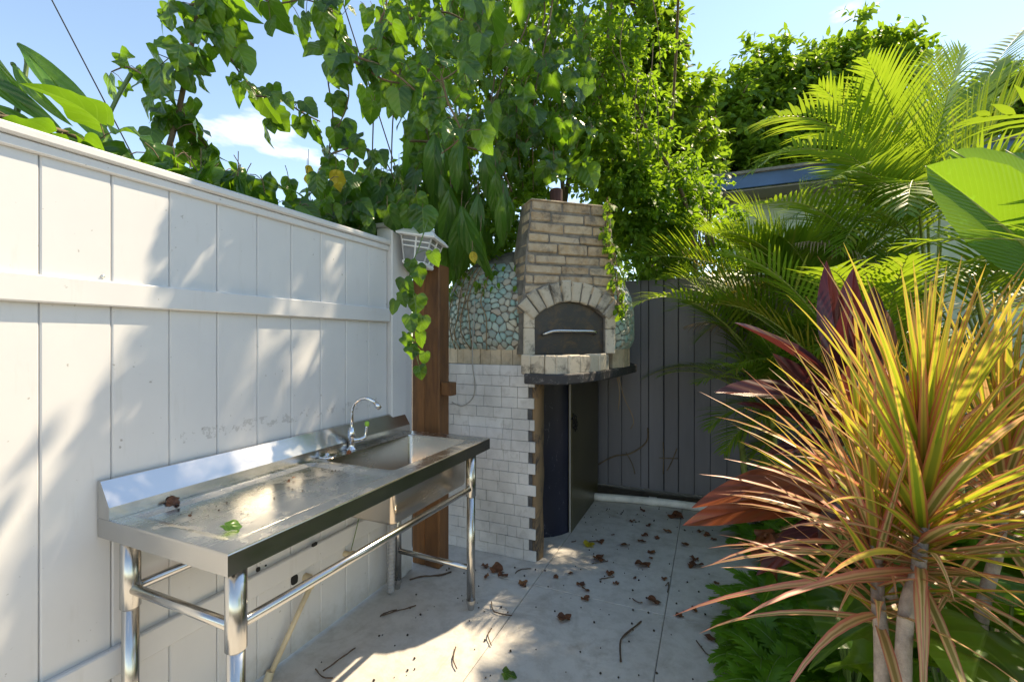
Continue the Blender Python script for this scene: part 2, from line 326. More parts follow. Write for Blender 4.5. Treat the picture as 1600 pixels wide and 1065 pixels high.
MT = dict(
    vinyl=m_vinyl(), steel=m_steel(), steel_top=m_steel('worn_steel_top', (0.6, 0.595, 0.58), 0.2, 0.36, 0.25), steel_apron=m_steel('apron_steel', (0.52, 0.515, 0.50), 0.2, 0.32), steel_warm=m_steel('warm_steel', (0.60, 0.53, 0.45), 0.2, 0.34), chrome=m_steel('chrome', (0.75, 0.75, 0.76), 0.08, 0.14),
    concrete=m_concrete(), soil=m_soil(), joint=plain('gritty_joint', (0.17, 0.15, 0.125), 0.95, var=0.5, sc=30),
    tile=m_painted('white_tile', (0.64, 0.635, 0.635), (0.22, 0.20, 0.18), (1.3, 1.3, 1), 0.42, 0.55, lo=0.53),
    grout=plain('dark_grout', (0.085, 0.085, 0.09), 0.9, var=0.4, sc=20, bump=0.003),
    plaster=m_painted('brown_plaster', (0.23, 0.15, 0.085), (0.03, 0.03, 0.035), (1, 1, 0.35), 0.9, 0.95, lo=0.5, hi=0.62),
    bluepaint=m_painted('blue_black_paint', (0.013, 0.016, 0.036), (0.30, 0.32, 0.40), (2.2, 2.2, 0.9), 0.34, 0.6, lo=0.60, hi=0.74),
    olive=m_painted('olive_panel', (0.062, 0.052, 0.020), (0.012, 0.012, 0.010), (1.6, 1.6, 0.7), 0.32, 0.85),
    black=m_painted('sooty_black_slab', (0.035, 0.035, 0.04), (0.30, 0.29, 0.27), (2, 2, 2.5), 0.7, 0.8, lo=0.56, hi=0.68),
    brick=m_brick('buff_brick', [(0.0, (0.30, 0.19, 0.10)), (0.4, (0.42, 0.30, 0.18)), (0.75, (0.35, 0.25, 0.16)), (1.0, (0.50, 0.41, 0.30))], 0.75),
    archbrick=m_brick('sooty_arch_brick', [(0.0, (0.42, 0.36, 0.28)), (0.5, (0.50, 0.44, 0.35)), (1.0, (0.25, 0.22, 0.18))], 1.0, 16),
    mortar=plain('grey_mortar', (0.16, 0.145, 0.125), 0.95, var=0.45, sc=18, bump=0.006),
    creamstone=m_brick('cream_stone', [(0.0, (0.50, 0.43, 0.33)), (1.0, (0.58, 0.52, 0.43))], 0.95, 14),
    tanstone=m_brick('tan_firebrick', [(0.0, (0.47, 0.36, 0.24)), (1.0, (0.55, 0.44, 0.31))], 0.35, 14),
    doorsteel=m_painted('rusty_door_steel', (0.038, 0.034, 0.034), (0.13, 0.075, 0.03), (1, 1, 1), 0.42, 0.75, lo=0.48, hi=0.66),
    gate=m_painted('slate_gate_paint', (0.18, 0.178, 0.205), (0.34, 0.32, 0.31), (1.2, 1.2, 0.16), 0.6, 0.55, lo=0.62, hi=0.78),
    pvc=plain('white_pvc', (0.68, 0.66, 0.62), 0.5, var=0.2, sc=9), pvcy=plain('yellowed_pvc', (0.62, 0.50, 0.33), 0.5, var=0.15, sc=14),
    hose=plain('grey_corrugated_plastic', (0.30, 0.30, 0.31), 0.5), dark=plain('near_black', (0.012, 0.012, 0.012), 0.9),
    wood=m_wood('stained_wood', (0.10, 0.038, 0.014), (0.25, 0.10, 0.03), (0.05, 0.022, 0.01)), wood2=m_wood('weathered_gold_wood', (0.10, 0.036, 0.013), (0.19, 0.078, 0.024), (0.04, 0.015, 0.008)),
    whitepaint=plain('white_lantern_paint', (0.78, 0.78, 0.78), 0.35, var=0.05), frost=plain('frosted_pane', (0.22, 0.23, 0.24), 0.12, var=0.2, sc=12),
    cable=plain('grey_cable', (0.30, 0.29, 0.26), 0.6), tendril=plain('dry_tendril', (0.24, 0.17, 0.10), 0.85, var=0.3), bark=plain('vine_bark', (0.16, 0.115, 0.07), 0.9, var=0.35, sc=25, bump=0.004),
    fascia=m_painted('blue_fascia', (0.045, 0.13, 0.29), (0.12, 0.2, 0.32), (1, 1, 1), 0.5, 0.4), gutter=plain('grey_soffit', (0.30, 0.29, 0.28), 0.7), shingle=plain('grey_shingle', (0.20, 0.19, 0.18), 0.9, var=0.4, sc=14, bump=0.01),
    housewall=plain('pale_green_wall', (0.42, 0.52, 0.40), 0.8), greenknob=plain('green_knob', (0.25, 0.5, 0.05), 0.4),
    flue=plain('rusty_flue', (0.06, 0.022, 0.018), 0.8, var=0.4, sc=12), seed=plain('dark_seed', (0.03, 0.022, 0.016), 0.7), twig=plain('twig_bark', (0.085, 0.05, 0.032), 0.85, var=0.4, sc=30),
    canestem=plain('dracaena_cane', (0.36, 0.30, 0.26), 0.85, var=0.3, sc=40, bump=0.004), rachis=plain('palm_rachis', (0.25, 0.30, 0.07), 0.45, var=0.25), petiole=plain('green_petiole', (0.10, 0.17, 0.04), 0.45),
)
def m_pebble():
    m = Mat('mosaic_pebble'); r = m.rnd(); c = m.ramp(r, [(0.0, (0.17, 0.34, 0.32)), (0.18, (0.27, 0.43, 0.41)), (0.36, (0.38, 0.47, 0.42)), (0.52, (0.15, 0.27, 0.28)), (0.68, (0.50, 0.47, 0.37)), (0.84, (0.33, 0.37, 0.33)), (1.0, (0.46, 0.36, 0.28))])
    g = m.n('ShaderNodeNewGeometry').outputs['Position']; d = m.noise(7, 7, 0.7, g, 0.4); c = m.mix(m.ramp(d, [(0.5, (0, 0, 0)), (0.72, (0.7,) * 3)]), c, (0.15, 0.14, 0.12))
    c = m.mix(m.math('MULTIPLY', m.noise(40, 4, 0.6, g), 0.25), c, (0.42, 0.46, 0.42)); m.color(c); m.set(Roughness=0.5); return m.m
MT['pebble'] = m_pebble()
LM = dict(
    heart=leafmat('heart_leaf', [(0.0, (0.014, 0.055, 0.014)), (0.4, (0.028, 0.095, 0.018)), (0.75, (0.06, 0.16, 0.024)), (1.0, (0.16, 0.30, 0.032))], (0.36, 0.72, 0.035), 0.40, 0.3, 0.45),
    yellow=leafmat('yellow_leaf', [(0.0, (0.62, 0.50, 0.04)), (1.0, (0.58, 0.40, 0.04))], (0.85, 0.70, 0.06), 0.4, 0.5, 0.4, (0.5, 0.4, 0.1)),
    long=leafmat('long_glossy_leaf', [(0.0, (0.03, 0.11, 0.02)), (1.0, (0.07, 0.20, 0.028))], (0.32, 0.65, 0.05), 0.4, 0.28, 0.5),
    creeper=leafmat('creeper_leaf', [(0.0, (0.045, 0.13, 0.014)), (0.5, (0.08, 0.20, 0.02)), (0.85, (0.13, 0.27, 0.028)), (1.0, (0.21, 0.33, 0.035))], (0.46, 0.74, 0.04), 0.5, 0.48, 0.3, spec=0.35),
    tree=leafmat('tree_leaf', [(0.0, (0.05, 0.13, 0.018)), (0.6, (0.095, 0.22, 0.025)), (1.0, (0.16, 0.29, 0.032))], (0.44, 0.68, 0.04), 0.48, 0.5, spec=0.3),
    palm=leafmat('palm_leaflet', [(0.0, (0.065, 0.18, 0.018)), (0.55, (0.12, 0.25, 0.024)), (0.9, (0.20, 0.31, 0.03)), (1.0, (0.30, 0.27, 0.07))], (0.50, 0.68, 0.045), 0.46, 0.36),
    palmy=leafmat('yellowed_palm_leaflet', [(0.0, (0.30, 0.26, 0.03)), (1.0, (0.42, 0.30, 0.05))], (0.7, 0.6, 0.05), 0.45, 0.45),
    palmdry=leafmat('dry_palm_leaflet', [(0.0, (0.28, 0.20, 0.13)), (1.0, (0.40, 0.30, 0.2))], (0.4, 0.3, 0.2), 0.3, 0.6),
    paddle=leafmat('paddle_leaf', [(0.0, (0.06, 0.20, 0.02)), (1.0, (0.08, 0.24, 0.025))], (0.42, 0.68, 0.04), 0.46, 0.33, 0.35, (0.25, 0.42, 0.08), 120.0),
    ti=leafmat('ti_leaf', [(0.0, (0.055, 0.013, 0.022)), (0.5, (0.075, 0.017, 0.022)), (0.8, (0.20, 0.05, 0.022)), (1.0, (0.06, 0.014, 0.03))], (0.24, 0.035, 0.03), 0.2, 0.3, 0.3, (0.22, 0.05, 0.05)),
    dracy=stripemat('young_striped_leaf', (0.17, 0.34, 0.03), (0.52, 0.54, 0.06), (0.58, 0.14, 0.10), (0.66, 0.70, 0.06), 0.40),
    draco=stripemat('older_striped_leaf', (0.18, 0.24, 0.06), (0.66, 0.52, 0.26), (0.56, 0.16, 0.13), (0.75, 0.45, 0.18), 0.36),
    ticopper=leafmat('copper_ti_leaf', [(0.0, (0.20, 0.05, 0.02)), (1.0, (0.28, 0.075, 0.03))], (0.5, 0.12, 0.04), 0.3, 0.3, 0.3, (0.22, 0.05, 0.05)),
    fern=leafmat('fern_leaf', [(0.0, (0.07, 0.22, 0.016)), (1.0, (0.13, 0.32, 0.025))], (0.4, 0.7, 0.03), 0.42, 0.38),
    dead=leafmat('dead_leaf', [(0.0, (0.14, 0.045, 0.018)), (0.5, (0.22, 0.075, 0.025)), (0.8, (0.10, 0.04, 0.025)), (1.0, (0.30, 0.12, 0.035))], (0.3, 0.1, 0.03), 0.12, 0.6, 0.3, (0.1, 0.05, 0.03)),
)

# ================================================================== SETTING
FX = -1.573                                  # face of the white fence
def grid_sheet(x0, x1, y0, y1, z, n=2):
    return [(x0, y0, z), (x1, y0, z), (x1, y1, z), (x0, y1, z)], [(0, 1, 2, 3)]
V, F = grid_sheet(-120, 120, -120, 120, -0.07)
tag(mk('ground', V, F, MT['soil']), kind='structure')
patio = mk('patio', *grid_sheet(-1.75, 0.30, -3.4, 3.77, -0.012), MT['joint'], None, (-0.6, 2, 0)); tag(patio, kind='structure')
xs = [-1.72, -0.868, -0.20, 0.29]; ys = [-3.3, -2.1, -0.65, 0.80, 2.263, 3.775]
for i in range(3):
    for j in range(5):
        V, F = cboxdata((xs[i] + .0013, ys[j] + .0013, -0.05), (xs[i + 1] - .0013, ys[j + 1] - .0013, R.uniform(-0.001, 0.0005)), 0.003)
        sk_ = (j - 3) * 0.012
        mk('slab', V, F, MT['concrete'], patio)

# ------------------------------------------------------------------ white fence
fence = thing('white_fence', (FX, 1.0, 0), 'white vinyl board fence with rails, standing behind the steel sink', 'fence')
BW = 0.1525; y0 = 0.583 - BW * 14
brd = {}
for k in range(24):
    a = y0 + k * BW; b = min(a + BW, 1.947)
    if b - a < 0.02: continue
    V, F = cboxdata((FX - 0.022, a + 0.0008, 0.012), (FX + R.uniform(-.0006, .0006), b - 0.0008, 1.775), 0.0035)
    mk('board', V, F, MT['vinyl'], fence)
for (z0, z1, pr, nm) in ((1.395, 1.466, 0.022, 'middle_rail'), (0.343, 0.424, 0.022, 'bottom_rail')):
    V, F = cboxdata((FX + 0.0005, -1.6, z0), (FX + pr, 1.947, z1), 0.004); mk(nm, V, F, MT['vinyl'], fence)
m = MB(); m.cbox((FX - 0.045, -1.6, 1.772), (FX + 0.012, 1.95, 1.800), 0.004); m.cbox((FX - 0.05, -1.6, 1.8005), (FX + 0.024, 1.955, 1.828), 0.006)
m.obj('top_rail', MT['vinyl'], fence)
m = MB(); m.cbox((FX - 0.075, 1.949, 0.0), (FX + 0.030, 2.08, 1.90), 0.006); m.cbox((FX - 0.06, 2.0805, 0.0), (FX + 0.018, 2.143, 1.895), 0.004)
post = m.obj('end_post', MT['vinyl'], fence)
m = MB(); m.cbox((FX - 0.085, 1.94, 1.9005), (FX + 0.04, 2.15, 1.925), 0.006); m.obj('post_cap', MT['vinyl'], post)
for (px, py, w_, h_) in ((460, 905, .016, .019), (492, 850, .014, .008), (404, 889, .008, .008), (416, 883, .003, .003)):
    p = onx(px, py, FX + .025 if py < 895 else FX); rail = py < 895
    xx = FX + (0.0235 if rail else 0.0015)
    pts = [(math.copysign(abs(math.cos(a)) ** 0.6, math.cos(a)), math.copysign(abs(math.sin(a)) ** 0.6, math.sin(a))) for a in [2 * math.pi * k / 12 for k in range(12)]]
    V = [(xx + 0.0015, p.y + c * w_, p.z + s * h_) for c, s in pts] + [(xx - 0.003, p.y + c * w_, p.z + s * h_) for c, s in pts]
    F = [tuple(range(12)), tuple(range(12, 24))[::-1]] + [(i, (i + 1) % 12, 12 + (i + 1) % 12, 12 + i) for i in range(12)]
    mk('hole_shade_disc', V, F, MT['dark'], fence)  # near-black disc on the board; the hole's inner shade put into its colour
for (px, py) in ((160, 432), (372, 322), (458, 342)):
    p = onx(px, py, FX); m = MB(); m.lathe([(0.006, -0.001), (0.005, 0.003), (0.002, 0.005)], n=10, M=Matrix.Translation(p) @ Matrix.Rotation(rad(90), 4, 'Y')); m.obj('screw', MT['steel'], fence)

# ------------------------------------------------------------------ timber post behind the fence end
tp = thing('timber_post', (-1.50, 2.24, 0), 'reddish brown timber post between the white fence and the tiled oven wall', 'post')
m = MB(); m.cbox((-1.600, 2.205, 0.0), (-1.515, 2.30, 1.72), 0.005, 0.002); m.obj('narrow_stud', MT['wood'], tp)
m = MB(); m.cbox((-1.512, 2.20, 0.0), (-1.412, 2.31, 1.73), 0.006, 0.002); m.obj('wide_stud', MT['wood2'], tp)
m = MB(); m.cbox((-1.4115, 2.215, 0.985), (-1.345, 2.28, 1.058), 0.004, 0.002); m.obj('bracket_block', MT['wood2'], tp)

# ------------------------------------------------------------------ wall lantern on the post
lc = Vector((-1.445, 2.07, 1.79))
ln = thing('wall_lantern', lc, 'tilted white lantern with small panes beside the white fence post', 'lantern')
LMx = Matrix.Translation(lc) @ Matrix.Rotation(rad(9), 4, 'Y') @ Matrix.Rotation(rad(-5), 4, 'X') @ Matrix.Rotation(rad(12), 4, 'Z')
def sqf(prof, M, mi=0):
    m = MB(); V = []; F = []
    for (r, z) in prof:
        for k in range(4):
            a = rad(45 + 90 * k); V.append(M @ Vector((r * 1.414 * math.cos(a), r * 1.414 * math.sin(a), z)))
    for i in range(len(prof) - 1):
        for k in range(4): F.append((i * 4 + k, i * 4 + (k + 1) % 4, i * 4 + 4 + (k + 1) % 4, i * 4 + 4 + k))
    F.append((3, 2, 1, 0)); b = (len(prof) - 1) * 4; F.append((b, b + 1, b + 2, b + 3)); return m.add(V, F, mi=mi)
sqf([(0.108, 0.052), (0.11, 0.060), (0.085, 0.082), (0.055, 0.098), (0.04, 0.112), (0.042, 0.12), (0.018, 0.128), (0.016, 0.145), (0.004, 0.155)], LMx).obj('lantern_roof', MT['whitepaint'], ln)
sqf([(0.060, -0.095), (0.064, -0.09), (0.066, -0.078), (0.056, -0.074)], LMx).obj('lantern_base', MT['whitepaint'], ln)
zz = [(-0.076, 0.058), (0.054, 0.086)]
for s in range(4):
    Mr = LMx @ Matrix.Rotation(rad(90 * s), 4, 'Z')
    def q(x, z, o=0): t = (z + 0.076) / 0.13; h = 0.058 + t * 0.028; return Mr @ Vector((x * h, -h + o, z))
    pane = MB().add([q(-.96, -.074, .004), q(.96, -.074, .004), q(.96, .052, .004), q(-.96, .052, .004)], [(0, 1, 2, 3)]).obj('pane', MT['frost'], ln)
    fr = MB()
    for xx in (-1, -0.0, 1):
        fr.tube([q(xx, -0.078), q(xx, 0.056)], 0.0048, 6)
    for z in (-0.076, 0.0, 0.026, 0.054): fr.tube([q(-1, z), q(1, z)], 0.0042, 6)
    fr.obj('glazing_bar', MT['whitepaint'], ln)
m = MB(); m.tube(curve([LMx @ Vector((0, 0.0, 0.14)), LMx @ Vector((-0.03, 0, 0.17)), Vector((-1.545, 2.06, 1.86))], 5), 0.008, 8); m.obj('bracket_arm', MT['whitepaint'], ln)

# ------------------------------------------------------------------ steel sink
SX0, SX1, SY0, SY1, SZ = -1.555, -1.030, 0.700, 2.060, 0.805
sink = thing('steel_sink', (-1.29, 1.38, 0), 'freestanding stainless steel sink bench with drainboard beside the white fence', 'sink')
def rrect(x0, x1, y0, y1, r, n=5):
    P = []
    for (cx_, cy_, a0) in ((x1 - r, y1 - r, 0), (x0 + r, y1 - r, 90), (x0 + r, y0 + r, 180), (x1 - r, y0 + r, 270)):
        for k in range(n + 1):
            a = rad(a0 + 90 * k / n); P.append((cx_ + r * math.cos(a), cy_ + r * math.sin(a)))
    return P
BX0, BX1, BY0, BY1 = -1.455, -1.105, 1.405, 1.985
m = MB()
X_ = [SX0 - .012, -1.49, -1.465, -1.105, -1.08, SX1 + .004]; Y_ = [SY0 + .004, 0.745, 0.772, 1.345, 1.372, 1.39, 2.0, SY1 - .004]
idx = {}
V = []; F = []
for i, x in enumerate(X_):
    for j, y in enumerate(Y_):
        z = SZ - 0.009 if (2 <= i <= 3 and 2 <= j <= 3) else SZ
        idx[i, j] = len(V); V.append((x, y, z))
for i in range(5):
    for j in range(7):
        if 1 <= i <= 3 and j == 5: continue
        F.append((idx[i, j], idx[i + 1, j], idx[i + 1, j + 1], idx[i, j + 1]))
m.add(V, F)
# strip round the basin opening: rectangle hole (X_[1]..X_[4], Y_[5]..Y_[6]) to rounded rectangle
inner = rrect(BX0, BX1, BY0, BY1, 0.022)
ox0, ox1, oy0, oy1 = X_[1], X_[4], Y_[5], Y_[6]
outer = []
for k, p in enumerate(inner):
    c = k // 6; outer.append([(ox1, oy1), (ox0, oy1), (ox0, oy0), (ox1, oy0)][c])
n = len(inner); V = [(x, y, SZ) for x, y in outer] + [(x, y, SZ - .001) for x, y in inner]
F = []
for k in range(n):
    k2 = (k + 1) % n
    F.append((k, k2, n + k2, n + k) if outer[k] != outer[k2] else (k, n + k2, n + k))
m.add(V, F)
m.obj('bench_top', MT['steel_top'], sink); m = MB()
# rolled edge and apron on front, left, right
def skirt(pts, out):
    prof = [(0.0, 0.0), (0.0025, -0.0012), (0.004, -0.004), (0.004, -0.053), (-0.012, -0.057), (-0.012, -0.049)]
    V = []; F = []
    for (o, dz) in prof:
        for p, d in zip(pts, out): V.append((p[0] + d[0] * o, p[1] + d[1] * o, SZ + dz))
    k = len(pts)
    for i in range(len(prof) - 1):
        for j in range(k - 1): F.append((i * k + j, i * k + j + 1, (i + 1) * k + j + 1, (i + 1) * k + j))
    m.add(V, F)
skirt([(SX0 - .012, SY0 + .004), (SX1 + .004, SY0 + .004), (SX1 + .004, SY1 - .004), (SX0 - .012, SY1 - .004)], [(0, -1), (1, -1), (1, 1), (0, 1)])
m.obj('apron', MT['steel_apron'], sink)
m = MB(); V = []; F = []
rings = [(0.0, SZ - .001, .022), (0.004, SZ - .010, .022), (0.006, 0.60, .022), (0.010, 0.59, .024), (0.022, 0.585, .03)]
for (ins, z, r) in rings: V += [(x, y, z) for x, y in rrect(BX0 + ins, BX1 - ins, BY0 + ins, BY1 - ins, r)]
for i in range(len(rings) - 1):
    for k in range(n): F.append((i * n + k, i * n + (k + 1) % n, (i + 1) * n + (k + 1) % n, (i + 1) * n + k))
F.append(tuple((len(rings) - 1) * n + k for k in range(n)))
m.add(V, F); basin = m.obj('basin', MT['steel_warm'], sink, smooth=True)
for p in basin.data.polygons[-1:]: p.use_smooth = False
m = MB(); m.lathe([(0.045, 0), (0.045, .004), (0.03, .003), (0.012, -.002)], (-1.28, 1.70, 0.585), 20); m.obj('drain_ring', MT['chrome'], basin)
m = MB(); prof = [(SX0 + .045, SZ + .0005), (SX0 + .045, SZ + .035), (SX0 + .002, SZ + .102), (SX0 - .012, SZ + .104), (SX0 - .012, SZ + .0005)]
V = [(x, y, z) for y in (SY0, SY1) for x, z in prof]; k = len(prof)
m.add(V, [tuple(range(k)), tuple(range(k, 2 * k))[::-1]] + [(i, k + i, k + (i + 1) % k, (i + 1) % k) for i in range(k)])
m.obj('backsplash', MT['steel'], sink)
for (x, y, front) in ((-1.062, 0.748, 1), (-1.505, 0.748, 0), (-1.062, 1.935, 1), (-1.505, 1.945, 0)):
    m = MB(); m.lathe([(0.0205, 0.03), (0.0205, 0.56)], (x, y, 0), 20); leg = m.obj('leg', MT['steel'], sink, smooth=False)
    leg.data.polygons.foreach_set('use_smooth', [len(p.vertices) == 4 for p in leg.data.polygons])
    m = MB(); m.lathe([(0.0238, 0.548), (0.0245, 0.549), (0.0245, 0.748)], (x, y, 0), 20); sl = m.obj('sleeve', MT['steel'], leg)
    sl.data.polygons.foreach_set('use_smooth', [len(p.vertices) == 4 for p in sl.data.polygons])
    m = MB(); m.lathe([(0.014, 0.0), (0.016, 0.008), (0.019, 0.028), (0.023, 0.032), (0.023, 0.05)], (x, y, 0), 14); m.obj('foot', MT['steel'], leg)
def bar(nm, a, b, r=0.0135):
    m = MB(); m.tube([a, Vector(a).lerp(Vector(b), .5), b], r, 14); m.obj(nm, MT['steel'], sink, smooth=True)
bar('cross_bar', (-1.062, 0.748, 0.603), (-1.062, 1.935, 0.585)); bar('cross_bar', (-1.505, 0.748, 0.60), (-1.062, 0.748, 0.60))
bar('cross_bar', (-1.505, 0.748, 0.597), (-1.505, 1.945, 0.597)); bar('cross_bar', (-1.505, 1.945, 0.20), (-1.062, 1.935, 0.20))
# faucet
fb = Vector((-1.492, 1.60, SZ))
m = MB(); m.lathe([(0.024, 0), (0.024, .004), (0.015, .008), (0.013, .02), (0.013, .05), (0.017, .054), (0.017, .085), (0.013, .09), (0.012, .10)], fb, 16); fct = m.obj('faucet', MT['chrome'], sink, smooth=True)
u_ = Vector((0.86, 0.30, 0)).normalized()
pp = [fb + Vector((0, 0, .09)), fb + Vector((0, 0, .17))] + [fb + Vector((0, 0, .17)) + u_ * (0.062 * (1 - math.cos(a))) + Vector((0, 0, .062 * math.sin(a))) for a in [rad(18 * k) for k in range(1, 9)]]
m = MB(); m.tube(pp, 0.0078, 12); e_ = pp[-1]; d_ = (pp[-1] - pp[-2]).normalized(); m.tube([e_ - d_ * .003, e_ + d_ * .006, e_ + d_ * .028], [.008, .0115, .0105], 12); m.obj('spout', MT['chrome'], fct, smooth=True)
h0 = fb + Vector((0, 0, .04)); m = MB(); hd = Vector((0.45, .75, 0)).normalized()
m.tube(curve([h0, h0 + hd * .035, h0 + hd * .06 + Vector((0, 0, .012)), h0 + hd * .068 + Vector((0, 0, .06))], 5), [.012] * 5 + [.010] * 5 + [.006] * 6, 10); m.obj('handle', MT['chrome'], fct, smooth=True)
m = MB(); m.lathe([(0.002, -.012), (0.009, -.01), (0.011, 0.0), (0.009, .01), (0.002, .012)], h0 + hd * .069 + Vector((0, 0, .068)), 10); m.obj('handle_tip', MT['greenknob'], fct, smooth=True)
# drain hose below the basin
hp = curve([(-1.33, 1.72, 0.585), (-1.35, 1.85, 0.50), (-1.48, 1.89, 0.40), (-1.50, 1.89, 0.2), (-1.50, 1.885, 0.015)], 22)
m = MB(); m.tube(hp, [0.0165 + (0.003 if i % 2 else 0) for i in range(len(hp))], 12); m.obj('drain_hose', MT['hose'], sink)
# plug on the ledge
p_ = Vector((-1.485, 1.45, SZ + .001)); m = MB(); m.lathe([(0.036, 0), (0.037, .004), (0.03, .007), (0.022, .004), (0.01, .006), (0.008, .016), (0.003, .018)], p_, 20)
tag(m.obj('sink_plug', MT['chrome'], None, p_, True), 'round metal drain plug lying on the sink ledge beside the faucet', 'drain plug')

# ------------------------------------------------------------------ pipes under the sink
a_ = onx(487, 908, FX + 0.045); b_ = gz(404, 1056); b_.x = max(b_.x, FX + .02)
wp = thing('water_pipe', (b_.x, b_.y, 0), 'yellowed plastic pipe with elbow leaning on the fence below the sink', 'pipe')
m = MB(); m.tube([b_ + Vector((0, 0, .0)), a_ + Vector((0.004, -.008, -.012))], 0.0105, 10); m.obj('pipe_length', MT['pvcy'], wp, smooth=True)
m = MB(); m.tube(curve([a_ + Vector((0.0, -.012, -.02)), a_, a_ + Vector((-.02, .006, .006)), a_ + Vector((-.046, .008, .006))], 4), [.0165] * 12 + [.017], 12); m.obj('elbow', MT['pvcy'], wp, smooth=True)
m = MB(); m.tube([b_ + Vector((0, 0, 0)), b_ + Vector((0.003, .01, .03))], .0155, 10); m.obj('coupling', MT['pvcy'], wp)
c_ = onx(546, 866, FX + 0.03)
wv = thing('pipe_stub', c_, 'short cream pipe stub fixed to the fence under the basin', 'pipe')
m = MB(); m.tube([c_ + Vector((-.03, 0, 0)), c_ + Vector((.012, 0, 0)), c_ + Vector((.013, 0, 0)), c_ + Vector((.03, 0, 0))], [.013, .013, .02, .019], 12); m.obj('stub', MT['pvcy'], wv)
m = MB(); m.tube(curve([c_ + Vector((.0, .01, .015)), c_ + Vector((.005, .03, .08)), c_ + Vector((.01, .05, .15))], 4), .002, 5); m.obj('stem', MT['petiole'], wv)

# ------------------------------------------------------------------ oven
OC = Vector((-1.185, 3.19, 0)); TH = rad(48); U = Vector((math.sin(TH), math.cos(TH), 0)); NN = Vector((math.cos(TH), -math.sin(TH), 0)); P0 = Vector((-1.0, 2.45, 0))
def fc(u, z, o=0.0): return P0 + U * u + NN * o + Vector((0, 0, z))     # point on the oven's face
FM = Matrix(((U.x, -NN.x, 0, P0.x), (U.y, -NN.y, 0, P0.y), (0, 0, 1, 0), (0, 0, 0, 1)))     # local x=u, y=into oven, z up
oven = thing('pizza_oven', OC, 'outdoor brick pizza oven with pebbled dome on a white tiled base', 'oven')
TY = 2.492
core = MB(); core.box((-1.62, TY + .009, 0), (-0.963, 2.60, 1.148)); bw = core.obj('base_wall', MT['grout'], oven)
core = MB(); core.prism([(-1.6, 2.601), (-1.035, 2.601), (-1.035, 2.86), (-.90, 2.98), (-.885, 3.0), (-.885, 3.755), (-1.6, 3.755)], 0, 1.06); core.obj('base_core', MT['grout'], oven)
rows = 18; th = 1.15 / rows
for r_ in range(rows):
    x = -1.62 - R.uniform(0, .10); top = -0.948 if r_ % 2 == 0 else -0.990
    top += R.uniform(-.006, .004) + (rows - r_) * 0.0006
    while x < top - .015:
        w_ = R.choice([.105, .115, .125, .06, .12]); x1 = min(x + w_, top)
        if top - x1 < .025: x1 = top
        if x1 > -1.62:
            xa = max(x, -1.62)
            V, F = cboxdata((xa + .0008, TY + R.uniform(-.0008, .0008), r_ * th + .0010), (x1 - .0008, TY + .010, (r_ + 1) * th - .0010), .0016, .0004)
            mk('tile', V, F, MT['tile'], bw)
        x = x1
# plaster corner: rough vertical strip
V = []; F = []; nz_ = 24
for k in range(nz_ + 1):
    z = 1.06 * k / nz_; j = lambda s: noise.noise(Vector((s, z * 7, 1.3))) * .012
    V += [(-.962, TY + .012, z), (-.950 + j(1) * .5, TY + .008 + j(2) * .3, z), (-.930 + j(3), TY + .03 + j(4), z), (-.918 + j(5) * .6, 2.575 + j(6), z), (-.950, 2.60, z), (-1.03, 2.60, z)]
for k in range(nz_):
    for i in range(5): F.append((k * 6 + i, k * 6 + i + 1, k * 6 + 7 + i, k * 6 + 6 + i))
mk('plaster_corner', V, F, MT['plaster'], oven, smooth=True)
# blue recess panel (slightly bowed) and olive side panel
V = []; F = []
bp = [(-1.034, 2.70), (-1.03, 2.79), (-1.0, 2.835), (-.955, 2.868), (-.915, 2.915), (-.888, 2.965), (-.884, 2.99)]
for (x, y) in bp: V += [(x, y, 0.0), (x, y, 1.059)]
for i in range(len(bp) - 1): F.append((2 * i, 2 * i + 2, 2 * i + 3, 2 * i + 1))
mk('recess_panel', V, F, MT['bluepaint'], oven, smooth=True)
V, F = cboxdata((-.884, 2.975, 0.0), (-.862, 3.757, 1.059), .003); mk('side_panel', V, F, MT['olive'], oven)
m = MB(); m.tube([(-.872, 2.972, 0.0), (-.872, 2.972, 1.058)], .006, 6); m.obj('panel_trim', MT['gutter'], oven)
m = MB()
for k in range(9):
    z0 = .74 + R.uniform(-.04, .04); y_ = 2.99 + R.uniform(0, .10)
    m.tube(curve([(-.858, y_ + R.uniform(-.05, .05), z0 + R.uniform(-.05, .05)) if i else (-.861, y_, z0) for i in range(4)], 3), .0035, 5)
m.obj('pipe_tangle', MT['dark'], oven)
# black slab
slab = [(-.965, 2.40), (-.930, 2.292), (-.76, 2.30), (-.70, 2.345), (-.645, 2.46), (-.59, 2.64), (-.545, 3.0), (-.505, 3.48), (-.60, 3.80), (-1.58, 3.80), (-1.58, 2.515), (-.965, 2.515)]
m = MB(); m.prism(slab, 1.0605, 1.118)
sl = m.obj('hearth_slab', MT['black'], oven)
bv = sl.modifiers.new('b', 'BEVEL'); bv.width = .008; bv.segments = 2
